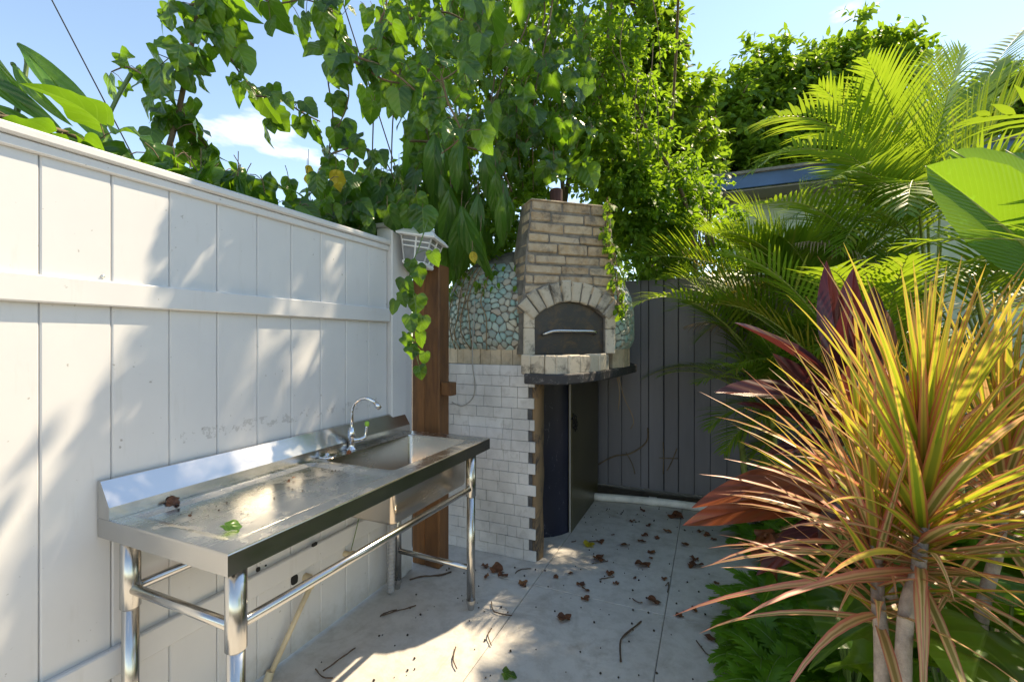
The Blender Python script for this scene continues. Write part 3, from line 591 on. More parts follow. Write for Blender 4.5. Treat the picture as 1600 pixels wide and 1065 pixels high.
# brick shelf
sh = MB(); sh.prism([(-.940, 2.335), (-.77, 2.34), (-.715, 2.39), (-.66, 2.52), (-.615, 2.69), (-.58, 2.83), (-1.0, 2.475)], 1.1185, 1.2125); shelf = sh.obj('hearth_shelf', MT['creamstone'], oven)
line = [(-.958, 2.312), (-.90, 2.308), (-.82, 2.312), (-.76, 2.325), (-.705, 2.372), (-.668, 2.46), (-.635, 2.55), (-.605, 2.65), (-.585, 2.75)]
for i in range(len(line) - 1):
    a, b = Vector((*line[i], 0)), Vector((*line[i + 1], 0)); t = (b - a).normalized(); n_ = Vector((-t.y, t.x, 0)); L_ = (b - a).length
    M = Matrix(((t.x, n_.x, 0, a.x), (t.y, n_.y, 0, a.y), (0, 0, 1, 0), (0, 0, 0, 1)))
    V, F = cboxdata((0.001, -.006 + R.uniform(-.004, .004), 1.119 - (0.022 if i in (2, 3, 4) else R.uniform(0, .006))), (L_ - .001, .05, 1.216 + R.uniform(-.003, .003)), .006, .003)
    mk('brick', [M @ v for v in V], F, MT['creamstone'], shelf)
# face wall, pilasters
AR, AZ, AU, AT = .331, 1.200, .3025, .128
th_end = math.asin(.232 / AR)
na_ = 14; zs_ = AZ + AR * math.cos(th_end)
r0_ = [(AU + AR * math.sin(a), AZ + AR * math.cos(a)) for a in [th_end * (-1 + 2 * k / na_) for k in range(na_ + 1)]]
r1_ = [(.605 * k / na_, 1.60) for k in range(na_ + 1)]; r2_ = [(.05 + .53 * k / na_, 2.12) for k in range(na_ + 1)]
P2 = r0_ + r1_ + r2_ + [(0, 1.2135), (.07, 1.2135), (.535, 1.2135), (.605, 1.2135)]; n1 = na_ + 1; e_ = 3 * n1
FF = [(k, k + 1, n1 + k + 1, n1 + k) for k in range(na_)] + [(n1 + k, n1 + k + 1, 2 * n1 + k + 1, 2 * n1 + k) for k in range(na_)] + [(e_, e_ + 1, 0, n1), (e_ + 2, e_ + 3, 2 * n1 - 1, n1 - 1)]
np_ = len(P2); V = [fc(u, z, 0) for u, z in P2] + [fc(u, z, -(0.30 - 0.13 * max(0, (z - 1.5) / .63))) for u, z in P2]; F = list(FF) + [tuple(i + np_ for i in f[::-1]) for f in FF]
ec = {}
for f in FF:
    for q_ in range(4): ec.setdefault(frozenset((f[q_], f[(q_ + 1) % 4])), []).append((f[q_], f[(q_ + 1) % 4]))
for k_, l_ in ec.items():
    if len(l_) == 1: a, c = l_[0]; F.append((c, a, a + np_, c + np_))
chim = mk('chimney', V, F, MT['mortar'], oven)
z = 2.119; ci = 0
while z > 1.50:
    hgt = R.uniform(.048, .060); zb = z - hgt; k = max(0, (z - 1.56) / .56); ul = .05 * k + .002; ur = .605 - .025 * k - .002
    u = ul - (R.uniform(0, .0) if ci % 2 else 0); first = True
    while u < ur - .01:
        w_ = R.choice([.05, .13, .1]) if first and ci % 2 else R.uniform(.16, .235); first = False
        u1 = min(u + w_, ur); u1 = ur if ur - u1 < .04 else u1
        mid = ((u + u1) / 2, (z + zb) / 2)
        if math.hypot(mid[0] - AU, mid[1] - AZ) > AR + .06 or zb > 1.62:
            V, F = cboxdata((u + .003, -R.uniform(.003, .013), zb + .003 + R.uniform(-.002, .002)), (u1 - .003, .02, z - .003 + R.uniform(-.002, .002)), .006, .0035)
            lean = [FM @ v for v in V]; mk('brick', lean, F, MT['brick'], chim)
        u = u1
    # left flank
    dpt = .16 + .06 * (1 - k); V, F = cboxdata((ul - R.uniform(.004, .009), .004, zb + .003), (ul + .02, dpt * R.uniform(.55, 1), z - .003), .005, .003); mk('brick', [FM @ v for v in V], F, MT['brick'], chim)
    z = zb - R.uniform(.004, .008); ci += 1
m = MB(); m.cbox((.045, -.012, 2.115), (.585, .17, 2.128), .004, .002, M=FM); m.obj('chimney_cap', MT['brick'], oven)
m = MB(); c_ = fc(.25, 2.12, -.09); m.lathe([(.04, 0), (.04, .10), (.03, .11)], c_, 12); m.obj('flue_pipe', MT['flue'], oven)
arch = MB(); arch.add([fc(AU + (AR - .0) * math.sin(a) * 1.0, AZ + AR * math.cos(a), o) for a in [th_end * (1.08 - 2.16 * k / 20) for k in range(21)] for o in (-.05, .010)] , [(2 * i, 2 * i + 1, 2 * i + 3, 2 * i + 2) for i in range(20)])
arch.add([fc(AU + (AR + r) * math.sin(a), AZ + (AR + r) * math.cos(a), .010) for a in [th_end * (1.12 - 2.24 * k / 20) for k in range(21)] for r in (0.004, AT)], [(2 * i, 2 * i + 1, 2 * i + 3, 2 * i + 2) for i in range(20)])
arch = arch.obj('arch', MT['mortar'], oven)
nv = 10
for k in range(nv):
    a0 = th_end * (-1.10 + 2.20 * k / nv) + .012; a1 = th_end * (-1.10 + 2.20 * (k + 1) / nv) - .012
    r1 = AR + AT + R.uniform(-.012, .006); r0 = AR + R.uniform(-.004, .004); o = .022 + R.uniform(-.004, .006); c = .007
    def P_(r, a, off): return fc(AU + r * math.sin(a), AZ + r * math.cos(a), off)
    da = c / AR
    V = [P_(r0, a0, -.02), P_(r0, a1, -.02), P_(r1, a1, -.02), P_(r1, a0, -.02), P_(r0, a0, o - c), P_(r0, a1, o - c), P_(r1, a1, o - c), P_(r1, a0, o - c),
         P_(r0 + c, a0 + da, o), P_(r0 + c, a1 - da, o), P_(r1 - c, a1 - da, o), P_(r1 - c, a0 + da, o)]
    V = [v + Vector((R.uniform(-.0025, .0025),) * 3) for v in V]
    F = [(0, 1, 5, 4), (1, 2, 6, 5), (2, 3, 7, 6), (3, 0, 4, 7), (4, 5, 9, 8), (5, 6, 10, 9), (6, 7, 11, 10), (7, 4, 8, 11), (8, 9, 10, 11)]
    mk('brick', V, F, MT['archbrick'], arch)
for (a, b) in ((.002, .070), (.537, .603)):
    z = 1.214
    for hh in (.155, .115):
        V, F = cboxdata((a, -.016 + R.uniform(-.003, .003), z + .001), (b, .06, z + hh - .001), .005, .002); mk('pilaster_stone', [FM @ v for v in V], F, MT['creamstone'], oven); z += hh
# door plate + handle
m = MB(); pts = [(.072, 1.216), (.533, 1.216), (.533, AZ + AR * math.cos(th_end) - .004)] + [(AU + (AR - .003) * math.sin(a), AZ + (AR - .003) * math.cos(a)) for a in [th_end * (.99 - 1.98 * k / 16) for k in range(17)]] + [(.072, AZ + AR * math.cos(th_end) - .004)]
k = len(pts); m.add([fc(u, z, -.018) for u, z in pts] + [fc(u, z, -.03) for u, z in pts], [tuple(range(k))[::-1], tuple(range(k, 2 * k))] + [(i, (i + 1) % k, k + (i + 1) % k, k + i) for i in range(k)])
door = m.obj('oven_door', MT['doorsteel'], oven)
m = MB(); m.tube(curve([fc(.125, 1.333, -.02), fc(.13, 1.336, .015), fc(.19, 1.353, .03), fc(.33, 1.353, .032), fc(.43, 1.352, .03), fc(.465, 1.345, .018), fc(.47, 1.338, -.02)], 5), .0095, 10); m.obj('handle', MT['steel'], door, smooth=True)
# dome core
DR = 0.688; ZB = 1.238
def dome(ang, s):      # s: arc length from the bottom
    if s < .22: r = DR - .035 * max(0, 1 - s / .08) ** 2; z = ZB + s; nr, nzz = 1.0, 0.0
    else:
        t = (s - .22) / (.5 * math.pi * .57); t = min(t, 1.0) * math.pi / 2; r = (DR - .02) * math.cos(t) ** .75 + .02; z = ZB + .22 + .48 * math.sin(t); nr, nzz = math.cos(t), math.sin(t)
    p = OC + Vector((r * math.cos(ang), r * math.sin(ang), z)); nrm = Vector((nr * math.cos(ang), nr * math.sin(ang), nzz)); q = p - OC; f = q.dot(NN)
    if f > .585 and abs(q.dot(U) + .06) < .45: p = p - NN * (f - .585)
    return p, nrm
V = []; F = []; na, ns = 48, 14
for i in range(ns + 1):
    for k in range(na): V.append(dome(2 * math.pi * k / na, .22 + .9 * (i - 4) / (ns - 4) if i > 4 else .22 * i / 4)[0])
for i in range(ns):
    for k in range(na): F.append((i * na + k, i * na + (k + 1) % na, (i + 1) * na + (k + 1) % na, (i + 1) * na + k))
F.append(tuple(ns * na + k for k in range(na)))
dm = mk('dome', V, F, MT['mortar'], oven, smooth=True)
# pebbles: Voronoi cells on the dome's skin
def clip(poly, p, q):
    mid = ((p[0] + q[0]) / 2, (p[1] + q[1]) / 2); d = (q[0] - p[0], q[1] - p[1]); out = []
    for i in range(len(poly)):
        a, b = poly[i], poly[(i + 1) % len(poly)]
        da = (a[0] - mid[0]) * d[0] + (a[1] - mid[1]) * d[1]; db = (b[0] - mid[0]) * d[0] + (b[1] - mid[1]) * d[1]
        if da <= 0: out.append(a)
        if (da < 0) != (db < 0) and da != db:
            t = da / (da - db); out.append((a[0] + (b[0] - a[0]) * t, a[1] + (b[1] - a[1]) * t))
    return out
cells = []
for (A0, A1) in ((-168, -78), (-27, 35)):
    pts = []; w_ = (rad(A1) - rad(A0)) * DR; hgt = .60; tries = 0
    while tries < 5000:
        tries += 1; c = (R.uniform(0, w_), R.uniform(0.0, hgt)); md = R.uniform(.030, .056)
        if all((c[0] - p[0]) ** 2 + (c[1] - p[1]) ** 2 > md * md for p in pts): pts.append(c)
    for c in pts:
        poly = [(c[0] - .06, c[1] - .06), (c[0] + .06, c[1] - .06), (c[0] + .06, c[1] + .06), (c[0] - .06, c[1] + .06)]
        for q in pts:
            if q is not c and abs(q[0] - c[0]) < .13 and abs(q[1] - c[1]) < .13: poly = clip(poly, c, q)
        if len(poly) < 3: continue
        g = (sum(p[0] for p in poly) / len(poly), sum(p[1] for p in poly) / len(poly)); 
        # inset and round the corners
        ins = []
        for i in range(len(poly)):
            a, b = poly[i], poly[(i + 1) % len(poly)]
            for t in (.28, .72): ins.append((a[0] + (b[0] - a[0]) * t, a[1] + (b[1] - a[1]) * t))
        ins = [(g[0] + (p[0] - g[0]) * .91, max(.004, g[1] + (p[1] - g[1]) * .91)) for p in ins][:14]
        V = []
        for (sc_, off) in ((1.0, -.004), (1.0, .003), (.70, .0095)):
            for p in ins:
                pos, nr = dome(rad(A0) + (g[0] + (p[0] - g[0]) * sc_) / DR, g[1] + (p[1] - g[1]) * sc_); V.append(pos + nr * off)
        k = len(ins); F = [(l * k + i, l * k + (i + 1) % k, (l + 1) * k + (i + 1) % k, (l + 1) * k + i) for l in (0, 1) for i in range(k)] + [tuple(2 * k + i for i in range(k))]
        pos, nr = dome(rad(A0) + g[0] / DR, g[1]); vis = nr.dot((CAMV - pos).normalized())
        cells.append((vis - max(0, pos.z - 1.75) * 2, V, F))
cells.sort(key=lambda c: -c[0]); rest = MB()
for i, (v_, V, F) in enumerate(cells):
    if i < 300: mk('pebble', V, F, MT['pebble'], dm, smooth=False)
    else: rest.add(V, F)
if rest.V: rest.obj('pebble_field', MT['pebble'], dm, kind='stuff')
ring = MB(); ring.lathe([(.60, 1.1185), (.60, 1.206)], OC, 48); rg = ring.obj('dome_footing', MT['mortar'], oven)
for k in range(34):
    a0 = rad(-175 + k * 6.6); a1 = rad(-175 + (k + 1) * 6.6 - .35)
    if -80 < math.degrees(a0) < -24: continue
    V = [OC + Vector((r * math.cos(a), r * math.sin(a), z)) for r in (.58, .664 + R.uniform(-.004, .004)) for z in (1.1195, 1.243) for a in (a0, a1)]
    mk('brick', V, [(4, 5, 7, 6), (0, 2, 3, 1), (0, 1, 5, 4), (2, 6, 7, 3), (0, 4, 6, 2), (1, 3, 7, 5)], MT['tanstone'], rg)
# cable loop on the tiles
pc = [(742, 470), (738, 560), (742, 600), (738, 622), (722, 634), (706, 628)]
m = MB(); m.tube(curve([ony(px, py, TY - .02 - (.10 if py < 500 else 0) * 0) for px, py in pc], 6), .0035, 6)
tag(m.obj('cable', MT['cable'], None, ony(742, 560, TY)), 'thin grey cable looping down over the white oven tiles', 'cable')

# ------------------------------------------------------------------ slate gate
GY = 3.93
gate = thing('slate_gate', (0, GY, 0), 'slate grey vertical board gate behind the oven and palms', 'gate')
def gy(x): return GY + (x + .9) * .02
edges = [-1.62, -1.50, -1.38, -1.26, -1.14, -1.02, -.90, -.813, -.698, -.539, -.477, -.355, -.241, -.121, -.003, .115, .233, .35, .47, .59, .71, .83, .95, 1.07]
for i in range(len(edges) - 1):
    a, b = edges[i], edges[i + 1]; g_ = .004 if abs(b + .355) < .01 or abs(a + .355) < .01 else .0015
    V, F = cboxdata((a + g_, gy(a) + R.uniform(-.003, .003), .055 + R.uniform(-.004, .004)), (b - g_, gy(a) + .022, 1.80), .003); mk('plank', V, F, MT['gate'], gate)
V, F = [(-1.62, gy(-1.62) + .024, .06), (1.07, gy(1.07) + .024, .06), (1.07, gy(1.07) + .024, 1.795), (-1.62, gy(-1.62) + .024, 1.795), (-1.62, gy(-1.62) + .034, .06), (1.07, gy(1.07) + .034, .06), (1.07, gy(1.07) + .034, 1.795), (-1.62, gy(-1.62) + .034, 1.795)], [(0, 1, 2, 3), (7, 6, 5, 4), (0, 4, 5, 1), (1, 5, 6, 2), (2, 6, 7, 3), (3, 7, 4, 0)]
mk('gap_shade_sheet', V, F, MT['dark'], gate)  # added dark sheet, blocks light coming through the plank gaps
V, F = cboxdata((-1.62, GY + .08, .3), (1.07, GY + .115, .4), .003); mk('back_rail', V, F, MT['gate'], gate)
V, F = cboxdata((-1.62, GY + .08, 1.5), (1.07, GY + .115, 1.6), .003); mk('back_rail', V, F, MT['gate'], gate)
V, F = cboxdata((-1.70, GY + .12, .0), (-1.60, GY + .2, 1.85), .003); mk('gate_post', V, F, MT['gate'], gate)
V, F = cboxdata((1.02, GY + .12, .0), (1.12, GY + .2, 1.85), .003); mk('gate_post', V, F, MT['gate'], gate)
# drain pipe along the gate
pp = [gz(925, 775, .03), gz(1020, 783, .03), gz(1120, 796, .03), gz(1200, 812, .03), gz(1300, 838, .03)]
dp = thing('drain_pipe', pp[1], 'white plastic drain pipe lying along the foot of the slate gate', 'pipe')
m = MB(); m.tube(curve(pp, 5), .03, 14); m.obj('pipe_run', MT['pvc'], dp, smooth=True)
q_ = gz(1020, 783, .03); m = MB(); m.tube([q_ + Vector((-.03, 0, 0)), q_ + Vector((.03, .002, 0))], .034, 14); m.obj('pipe_joint', MT['pvc'], dp)

m = MB(); V = []; F = []
for k in range(41):
    x = -1.6 + 2.8 * k / 40; h_ = .012 + .03 * abs(noise.noise(Vector((x * 3, 0, 4)))); V += [(x, 3.765 + .012 * noise.noise(Vector((x * 5, 2, 0))), .0015), (x, 3.83, .008 + h_), (x, 3.905, .025 + h_), (x, 4.05, .03)]
for k in range(40):
    for i in range(3): F.append((4 * k + i, 4 * k + 4 + i, 4 * k + 5 + i, 4 * k + 1 + i))
tag(mk('soil_bank', V, F, MT['soil'], None, (-.4, 3.85, 0), True), kind='structure')
# ------------------------------------------------------------------ neighbouring house
hs = thing('house', (2.4, 6.6, 0), 'low house with blue roof fascia beyond the slate gate', 'house')
e0 = at(1098, 281, 5.2); ey, ex0, ez = e0.y, e0.x, e0.z
V, F = cboxdata((ex0, ey, ez - .15), (7.5, ey + .03, ez), .004); mk('fascia', V, F, MT['fascia'], hs)
V, F = cboxdata((ex0, ey + .031, ez - .15), (ex0 + .03, 10, ez - .002), .004); mk('fascia', V, F, MT['fascia'], hs)
m = MB(); m.add([(ex0 - .02, ey - .04, ez + .001), (7.5, ey - .04, ez + .001), (7.5, 10, ez + 1.2), (ex0 - .02, 10, ez + 1.2), (ex0 - .02, ey - .04, ez + .03), (7.5, ey - .04, ez + .03), (7.5, 10, ez + 1.25), (ex0 - .02, 10, ez + 1.25)],
              [(3, 2, 1, 0), (4, 5, 6, 7), (0, 1, 5, 4), (1, 2, 6, 5), (2, 3, 7, 6), (3, 0, 4, 7)]); m.obj('roof', MT['shingle'], hs)
m = MB(); m.box((ex0 + .03, ey + .035, ez - .17), (7.4, ey + .5, ez - .155)); m.obj('soffit', MT['gutter'], hs)
m = MB(); m.box((ex0 + .25, ey + .45, 0), (7.3, 9.8, ez - .171)); m.obj('wall', MT['housewall'], hs)
for xw in (3.6,):
    m = MB(); m.box((xw, ey + .42, 1.2), (xw + .9, ey + .449, 2.35)); wn = m.obj('window', MT['whitepaint'], hs)
    m = MB(); m.box((xw + .06, ey + .41, 1.26), (xw + .84, ey + .419, 2.29)); m.obj('pane', MT['frost'], wn)
# overhead wires
for (a, b, lab) in (((60, -40), (190, 210), 'thin dark utility wire slanting down behind the big leaves above the fence'), ((560, 80), (640, 330), 'thin wire hanging behind the heart leaves near the lantern')):
    p, q = at(*a, 4.5), at(*b, 4.5); d = (q - p).normalized(); e = q + d * (q.z / -d.z) if d.z < 0 else q
    m = MB(); m.tube([p - d * 6, p.lerp(e, .5), e], .006, 6); tag(m.obj('utility_wire', MT['dark'], None, e), lab, 'wire')

# ================================================================== PLANTS
UP = Vector((0, 0, 1))
def leafmesh(name, outline, mat, droop=.15, fold=.12, wave=.03, seed=0, uvw=None, ncol=2):
    """outline: half outline [(x, y)] from base to tip; leaf lies along +Y, normal +Z; joined at the midrib"""
    r = random.Random(seed); V = []; F = []; UVs = []
    ys = [max(0, y) if i else 0 for i, (x, y) in enumerate(outline)]
    W = uvw or max(x for x, y in outline) * 2.2
    ph = [r.uniform(0, 6.28) for _ in range(4)]; tw = r.uniform(-.25, .25); dr = droop * r.uniform(.6, 1.5)
    def zf(x, y): return -dr * y * y + fold * abs(x) - .9 * fold * x * x * 2 + wave * math.sin(9 * y + ph[0] + (2 if x > 0 else 0)) * abs(x) * 3 + tw * x * y * .5
    n = len(outline)
    for sgn in (-1, 1):
        b = len(V)
        for i, (x, y) in enumerate(outline):
            for c in range(ncol + 1):
                t = c / ncol; xx = sgn * x * t; yy = ys[i] + (y - ys[i]) * t; V.append((xx, yy, zf(xx, yy))); UVs.append((.5 + xx / W, yy))
        for i in range(n - 1):
            for c in range(ncol):
                q = (b + i * (ncol + 1) + c, b + i * (ncol + 1) + c + 1, b + (i + 1) * (ncol + 1) + c + 1, b + (i + 1) * (ncol + 1) + c)
                F.append(q if sgn > 0 else q[::-1])
    return mesh(name, V, F, mat, True, UVs)
def smooth2(o):
    c = curve([(x, y, 0) for x, y in o], 2); return [(max(0, v.x), v.y) for v in c]
HEART = smooth2([(.02, -.02), (.13, -.11), (.28, -.14), (.42, -.06), (.50, .12), (.50, .32), (.43, .52), (.30, .72), (.13, .90), (.0, 1.0)])
OVATE = smooth2([(.0, 0), (.14, .08), (.25, .22), (.29, .40), (.25, .60), (.15, .80), (.06, .93), (0, 1.0)])
LANCE = smooth2([(.015, 0), (.05, .1), (.10, .25), (.13, .45), (.12, .65), (.08, .83), (.03, .95), (0, 1.0)])
LEAFP = {}
for k in range(5):
    LEAFP['heart', k] = leafmesh('heart_leaf', [(x * R.uniform(.92, 1.08), y) for x, y in HEART], LM['heart'], [.1, .3, .55, .2, .75][k], [.1, .3, .5, .2, .35][k], [.03, .09, .05, .14, .07][k], k)
    LEAFP['yellow', k] = leafmesh('yellow_leaf', [(x * 1.5, y) for x, y in OVATE], LM['yellow'], .3, .3, .08, 20 + k)
    LEAFP['ovate', k] = leafmesh('creeper_leaf', OVATE, LM['creeper'], .25, .2, .05, 40 + k, ncol=1)
    LEAFP['long', k] = leafmesh('long_leaf', [(x * 1.35, y) for x, y in LANCE], LM['long'], .35, .35, .03, 60 + k)
    LEAFP['ti', k] = leafmesh('ti_leaf', [(x * 1.25, y) for x, y in LANCE], LM['ti'], [.15, .3, .5, .25, .4][k], .45, .03, 80 + k)
    LEAFP['ticopper', k] = leafmesh('copper_leaf', [(x * 1.25, y) for x, y in LANCE], LM['ticopper'], .3, .45, .03, 90 + k)
    LEAFP['dead', k] = leafmesh('dead_leaf', [(x * R.uniform(.8, 1.2), y) for x, y in (OVATE if k % 2 else HEART)], LM['dead'], -.25, .45, .12, 100 + k)
    LEAFP['fernleaf', k] = leafmesh('fern_leaf', LANCE, LM['fern'], .3, .3, .03, 120 + k, ncol=1)
def petiole(a, b, r=.0022): return tubedata([a, (Vector(a) + Vector(b)) / 2 + Vector((0, 0, .01)), b], r, 4, False)
class Vine:
    """a vine: one stem mesh (stems + petioles) and leaves as children; leaves past 300 joined"""
    mat = 'bark'
    def __init__(s, name, loc, label, cat='vine', group=None):
        s.t = thing(name, loc, label, cat, group); s.st = MB(); s.n = 0; s.over = MB(); s.overmat = None
    def stem(s, pts, r0, r1, n=6, sub=5):
        c = curve(pts, sub); sm = MB(); sm.tube(c, [r0 + (r1 - r0) * i / (len(c) - 1) for i in range(len(c))], n); sm.obj('stem', MT[s.mat], s.t, smooth=True); return c
    def leaf(s, kind, pos, tip, nrm, size, anchor=None, name='leaf'):
        M = frame(tip, nrm, pos, (size * R.uniform(.78, 1.08), size, size * R.uniform(.5, 1.7)))
        me = LEAFP[kind, R.randrange(5)]
        if anchor is not None: V, F, U_ = petiole(anchor, pos, .0016 + .008 * size * .3); s.st.add(V, F, U_)
        s.n += 1
        if s.n > 290:
            vs = np.array([v.co[:] for v in me.vertices]); uv = np.zeros(len(me.loops) * 2); me.uv_layers[0].data.foreach_get('uv', uv)
            vu = [None] * len(vs)
            for li, l in enumerate(me.loops): vu[l.vertex_index] = (uv[2 * li], uv[2 * li + 1])
            s.over.add([M @ Vector(v) for v in vs], [tuple(p.vertices) for p in me.polygons], vu); s.overmat = me.materials[0]; return
        inst(name, me, M, s.t)
    def done(s, stemmat='bark'):
        if s.st.V: s.st.obj('leaf_stalks', MT[stemmat], s.t, smooth=True, kind='stuff')
        if s.over.V: s.over.obj('leaf_mass', s.overmat, s.t, smooth=True, kind='stuff')
TOCAM = -CF
def hang(v, kind, c, size, spread=.06, every=1, prob=1.0, face=None, down=1.0, pet=.05):
    for i in range(0, len(c), every):
        if R.random() > prob: continue
        a = c[i]; off = rv() * spread * R.uniform(.4, 1.2); pos = a + off + UP * .01
        tip = (Vector((0, 0, -1)) * down + rv() * .55 + off.normalized() * .5).normalized()
        nrm = ((face or TOCAM) * R.uniform(.3, 1.0) + UP * R.uniform(.2, 1.0) + rv() * .45)
        v.leaf(kind, pos, tip, nrm, size * R.uniform(.65, 1.25), a)

# ---- heart-leaved vine over the fence (left part)
v1 = Vine('heart_leaf_vine', at(270, 260, 2.0), 'vine with large heart-shaped leaves climbing above the white fence')
base = Vector((-2.0, 1.25, 0))
def P(px, py, d): return at(px, py, d)
st = v1.stem([P(225, 330, 2.0), P(252, 265, 1.95), P(275, 190, 1.95), P(292, 110, 1.95), P(305, 40, 2.0), P(318, -40, 2.05), P(330, -140, 2.1)], .014, .008)
hang(v1, 'heart', st, .125, .13, 1, .95)
hang(v1, 'heart', st, .10, .17, 1, .95)
for pts, sz, pr, sp in (
    ([(300, 40), (345, 70), (375, 115), (402, 150), (425, 190)], .15, 1.0, .05),
    ([(400, 150), (440, 155), (470, 175), (500, 190)], .13, .9, .05),
    ([(295, 10), (370, -15), (430, 5), (480, 0), (520, 20)], .16, .95, .08),
    ([(280, 110), (235, 120), (200, 105), (175, 112)], .15, .9, .06),
    ([(270, 190), (310, 215), (330, 240)], .15, .9, .06),
    ([(508, -60), (505, 0), (515, 60), (512, 120), (520, 180), (515, 240), (530, 290), (560, 320)], .15, 1.0, .075),
    ([(500, -60), (520, 30), (530, 90), (545, 150), (520, 220), (505, 270)], .12, .9, .10),
    ([(520, 90), (560, 100), (600, 125), (640, 130), (690, 125), (720, 105)], .155, 1.0, .06),
    ([(560, 90), (610, 110), (660, 150), (690, 165)], .14, .8, .07),
    ([(520, 240), (560, 230), (600, 250), (620, 290)], .14, .9, .07),
    ([(690, 120), (700, 160), (720, 210), (690, 240)], .15, .9, .08),
    ([(600, 20), (590, 50), (615, 70), (580, 80)], .14, 1.0, .06)):
    d0 = 1.95 if pts[0][0] < 420 else 2.35
    if pts[0][0] >= 560 or pts[-1][0] > 650: d0 = 1.85
    c = v1.stem([P(px, py, d0 + (.08 if d0 > 1.9 else .03) * i) for i, (px, py) in enumerate(pts)], .005, .003); hang(v1, 'heart', c, sz * .8 * (d0 / 2.2), sp, 2, pr); hang(v1, 'heart', c, sz * .5, sp * 1.3, 3, .8)
for (px, py, d, k, s) in ((525, 285, 2.3, 'yellow', .10), (482, 278, 2.3, 'yellow', .06), (480, 292, 2.3, 'yellow', .055)):
    p = P(px, py - 20, d); v1.leaf(k, p, Vector((.1, 0, -1)), TOCAM + UP * .4, s, p + UP * .08)
for pts in ([(300, -60), (420, -30), (520, -50), (640, -40)], [(640, 30), (700, 20), (760, 60)]):
    c = v1.stem([P(px, py, 2.4) for px, py in pts], .006, .004); hang(v1, 'heart', c, .15, .12, 1, .7)
v1.done()
# ---- dark broad leaves along the fence top
v2 = Vine('fence_top_creeper', (-1.75, 1.2, 1.7), 'dark green leaves crowding along the fence top')
for row, (dx, dz, sz) in enumerate(((.16, .02, .13), (.26, .10, .15), (.36, .04, .16))):
    pts = [Vector((FX - dx - R.uniform(0, .06), y, 1.80 + dz + R.uniform(-.05, .06))) for y in [.35 + .2 * k for k in range(10)]]
    c = v2.stem(pts, .008, .006, 6, 5)
    for rep in range(2):
        for a in c:
            if R.random() < .75:
                off = rv() * .09; tip = Vector((R.uniform(-.3, .7), R.uniform(-.8, .8), R.uniform(-.9, .35))); v2.leaf('heart' if R.random() < .7 else 'long', a + off, tip, UP * .8 + rv() * .5 + TOCAM * .3, sz * R.uniform(.7, 1.3), a)
for k in range(150):
    y = R.uniform(.95, 2.15); h = .10 + .30 * max(0, (y - 1.1)); a = Vector((FX - R.uniform(.02, .45), y, 1.84 + R.uniform(0, h))); v2.leaf('heart', a, Vector((R.uniform(-.4, .5), R.uniform(-.6, .4), R.uniform(-1, -.1))), UP * .7 + TOCAM * R.uniform(.2, .9) + rv() * .5, R.uniform(.07, .13), a + UP * .04 + rv() * .05)
for (px, py) in ((560, 385), (585, 360), (605, 350), (575, 340), (620, 345), (600, 330), (640, 350), (550, 330), (650, 330), (630, 325), (660, 350), (592, 315), (540, 310), (565, 305)):
    p = P(px, py - 25, 2.35 + R.uniform(0, .15)); v2.leaf('heart', p, Vector((R.uniform(-.3, .3), 0, -1)), TOCAM + UP * .5 + rv() * .4, R.uniform(.10, .15), p + UP * .05 + rv() * .03)
v2.done()
# ---- big philodendron-like leaves at the far left
bl = thing('broadleaf_plant', (-2.15, .62, 0), 'plant with very large dark leaves behind the left end of the fence', 'plant')
stm = MB()
for k, (a, b, s, nr) in enumerate((((30, 70), (160, 195), .50, (.4, -.6, .6)), ((20, 100), (60, 170), .26, (.1, -1, .2)), ((-40, 160), (120, 215), .42, (.1, -.5, .8)), ((-30, 60), (20, 170), .3, (.3, -1, .1)), ((60, 215), (200, 240), .3, (.2, -.3, .9)), ((150, 215), (205, 225), .2, (.2, -.3, .9)), ((-60, 110), (60, 150), .35, (.2, -.6, .6)))):
    p, q = P(*a, 1.75), P(*b, 1.70); M = frame(q - p, Vector(nr), p, ((q - p).length * .55, (q - p).length * 1.05, (q - p).length)); inst('leaf', LEAFP['long', k % 5], M, bl)
    sm_ = MB(); sm_.tube(curve([(-2.1 + R.uniform(-.1, .1), .62, 0.0), (-2.1, .6, 1.2), p + Vector((-.1, .05, -.1)), p], 5), .008, 6); sm_.obj('leaf_stalk', MT['petiole'], bl, smooth=True)
pb = P(150, 195, 1.8); stm.tube(curve([P(140, 260, 1.8), P(175, 170, 1.85), P(205, 115, 1.9)], 4), .008, 6); stm.obj('stem', MT['petiole'], bl, smooth=True)
# ---- strand hanging down the post
v3 = Vine('hanging_vine_strand', P(650, 400, 2.22), 'leafy vine strand hanging from the lantern down the white post'); v3.mat = 'petiole'
c = v3.stem([P(668, 345, 2.28), P(655, 385, 2.2), P(640, 430, 2.14), P(650, 480, 2.14), P(645, 530, 2.14), P(656, 575, 2.14)], .0035, .002, 5, 4)
for (px, py, s) in ((652, 432, .095), (632, 452, .09), (618, 482, .07), (628, 470, .065), (652, 478, .095), (640, 508, .085), (660, 508, .08), (636, 535, .075), (658, 532, .075), (646, 552, .08), (664, 562, .065), (655, 584, .065), (676, 405, .07), (642, 418, .065)):
    p = P(px, py - 18 * s / .1, 2.12 + R.uniform(-.03, .03)); j = min(c, key=lambda q: (q - p).length); v3.leaf('heart', p, Vector((R.uniform(-.35, .35), R.uniform(-.2, .1), -1)), TOCAM + UP * R.uniform(.1, .5) + rv() * .35, s, j)
v3.done('petiole')
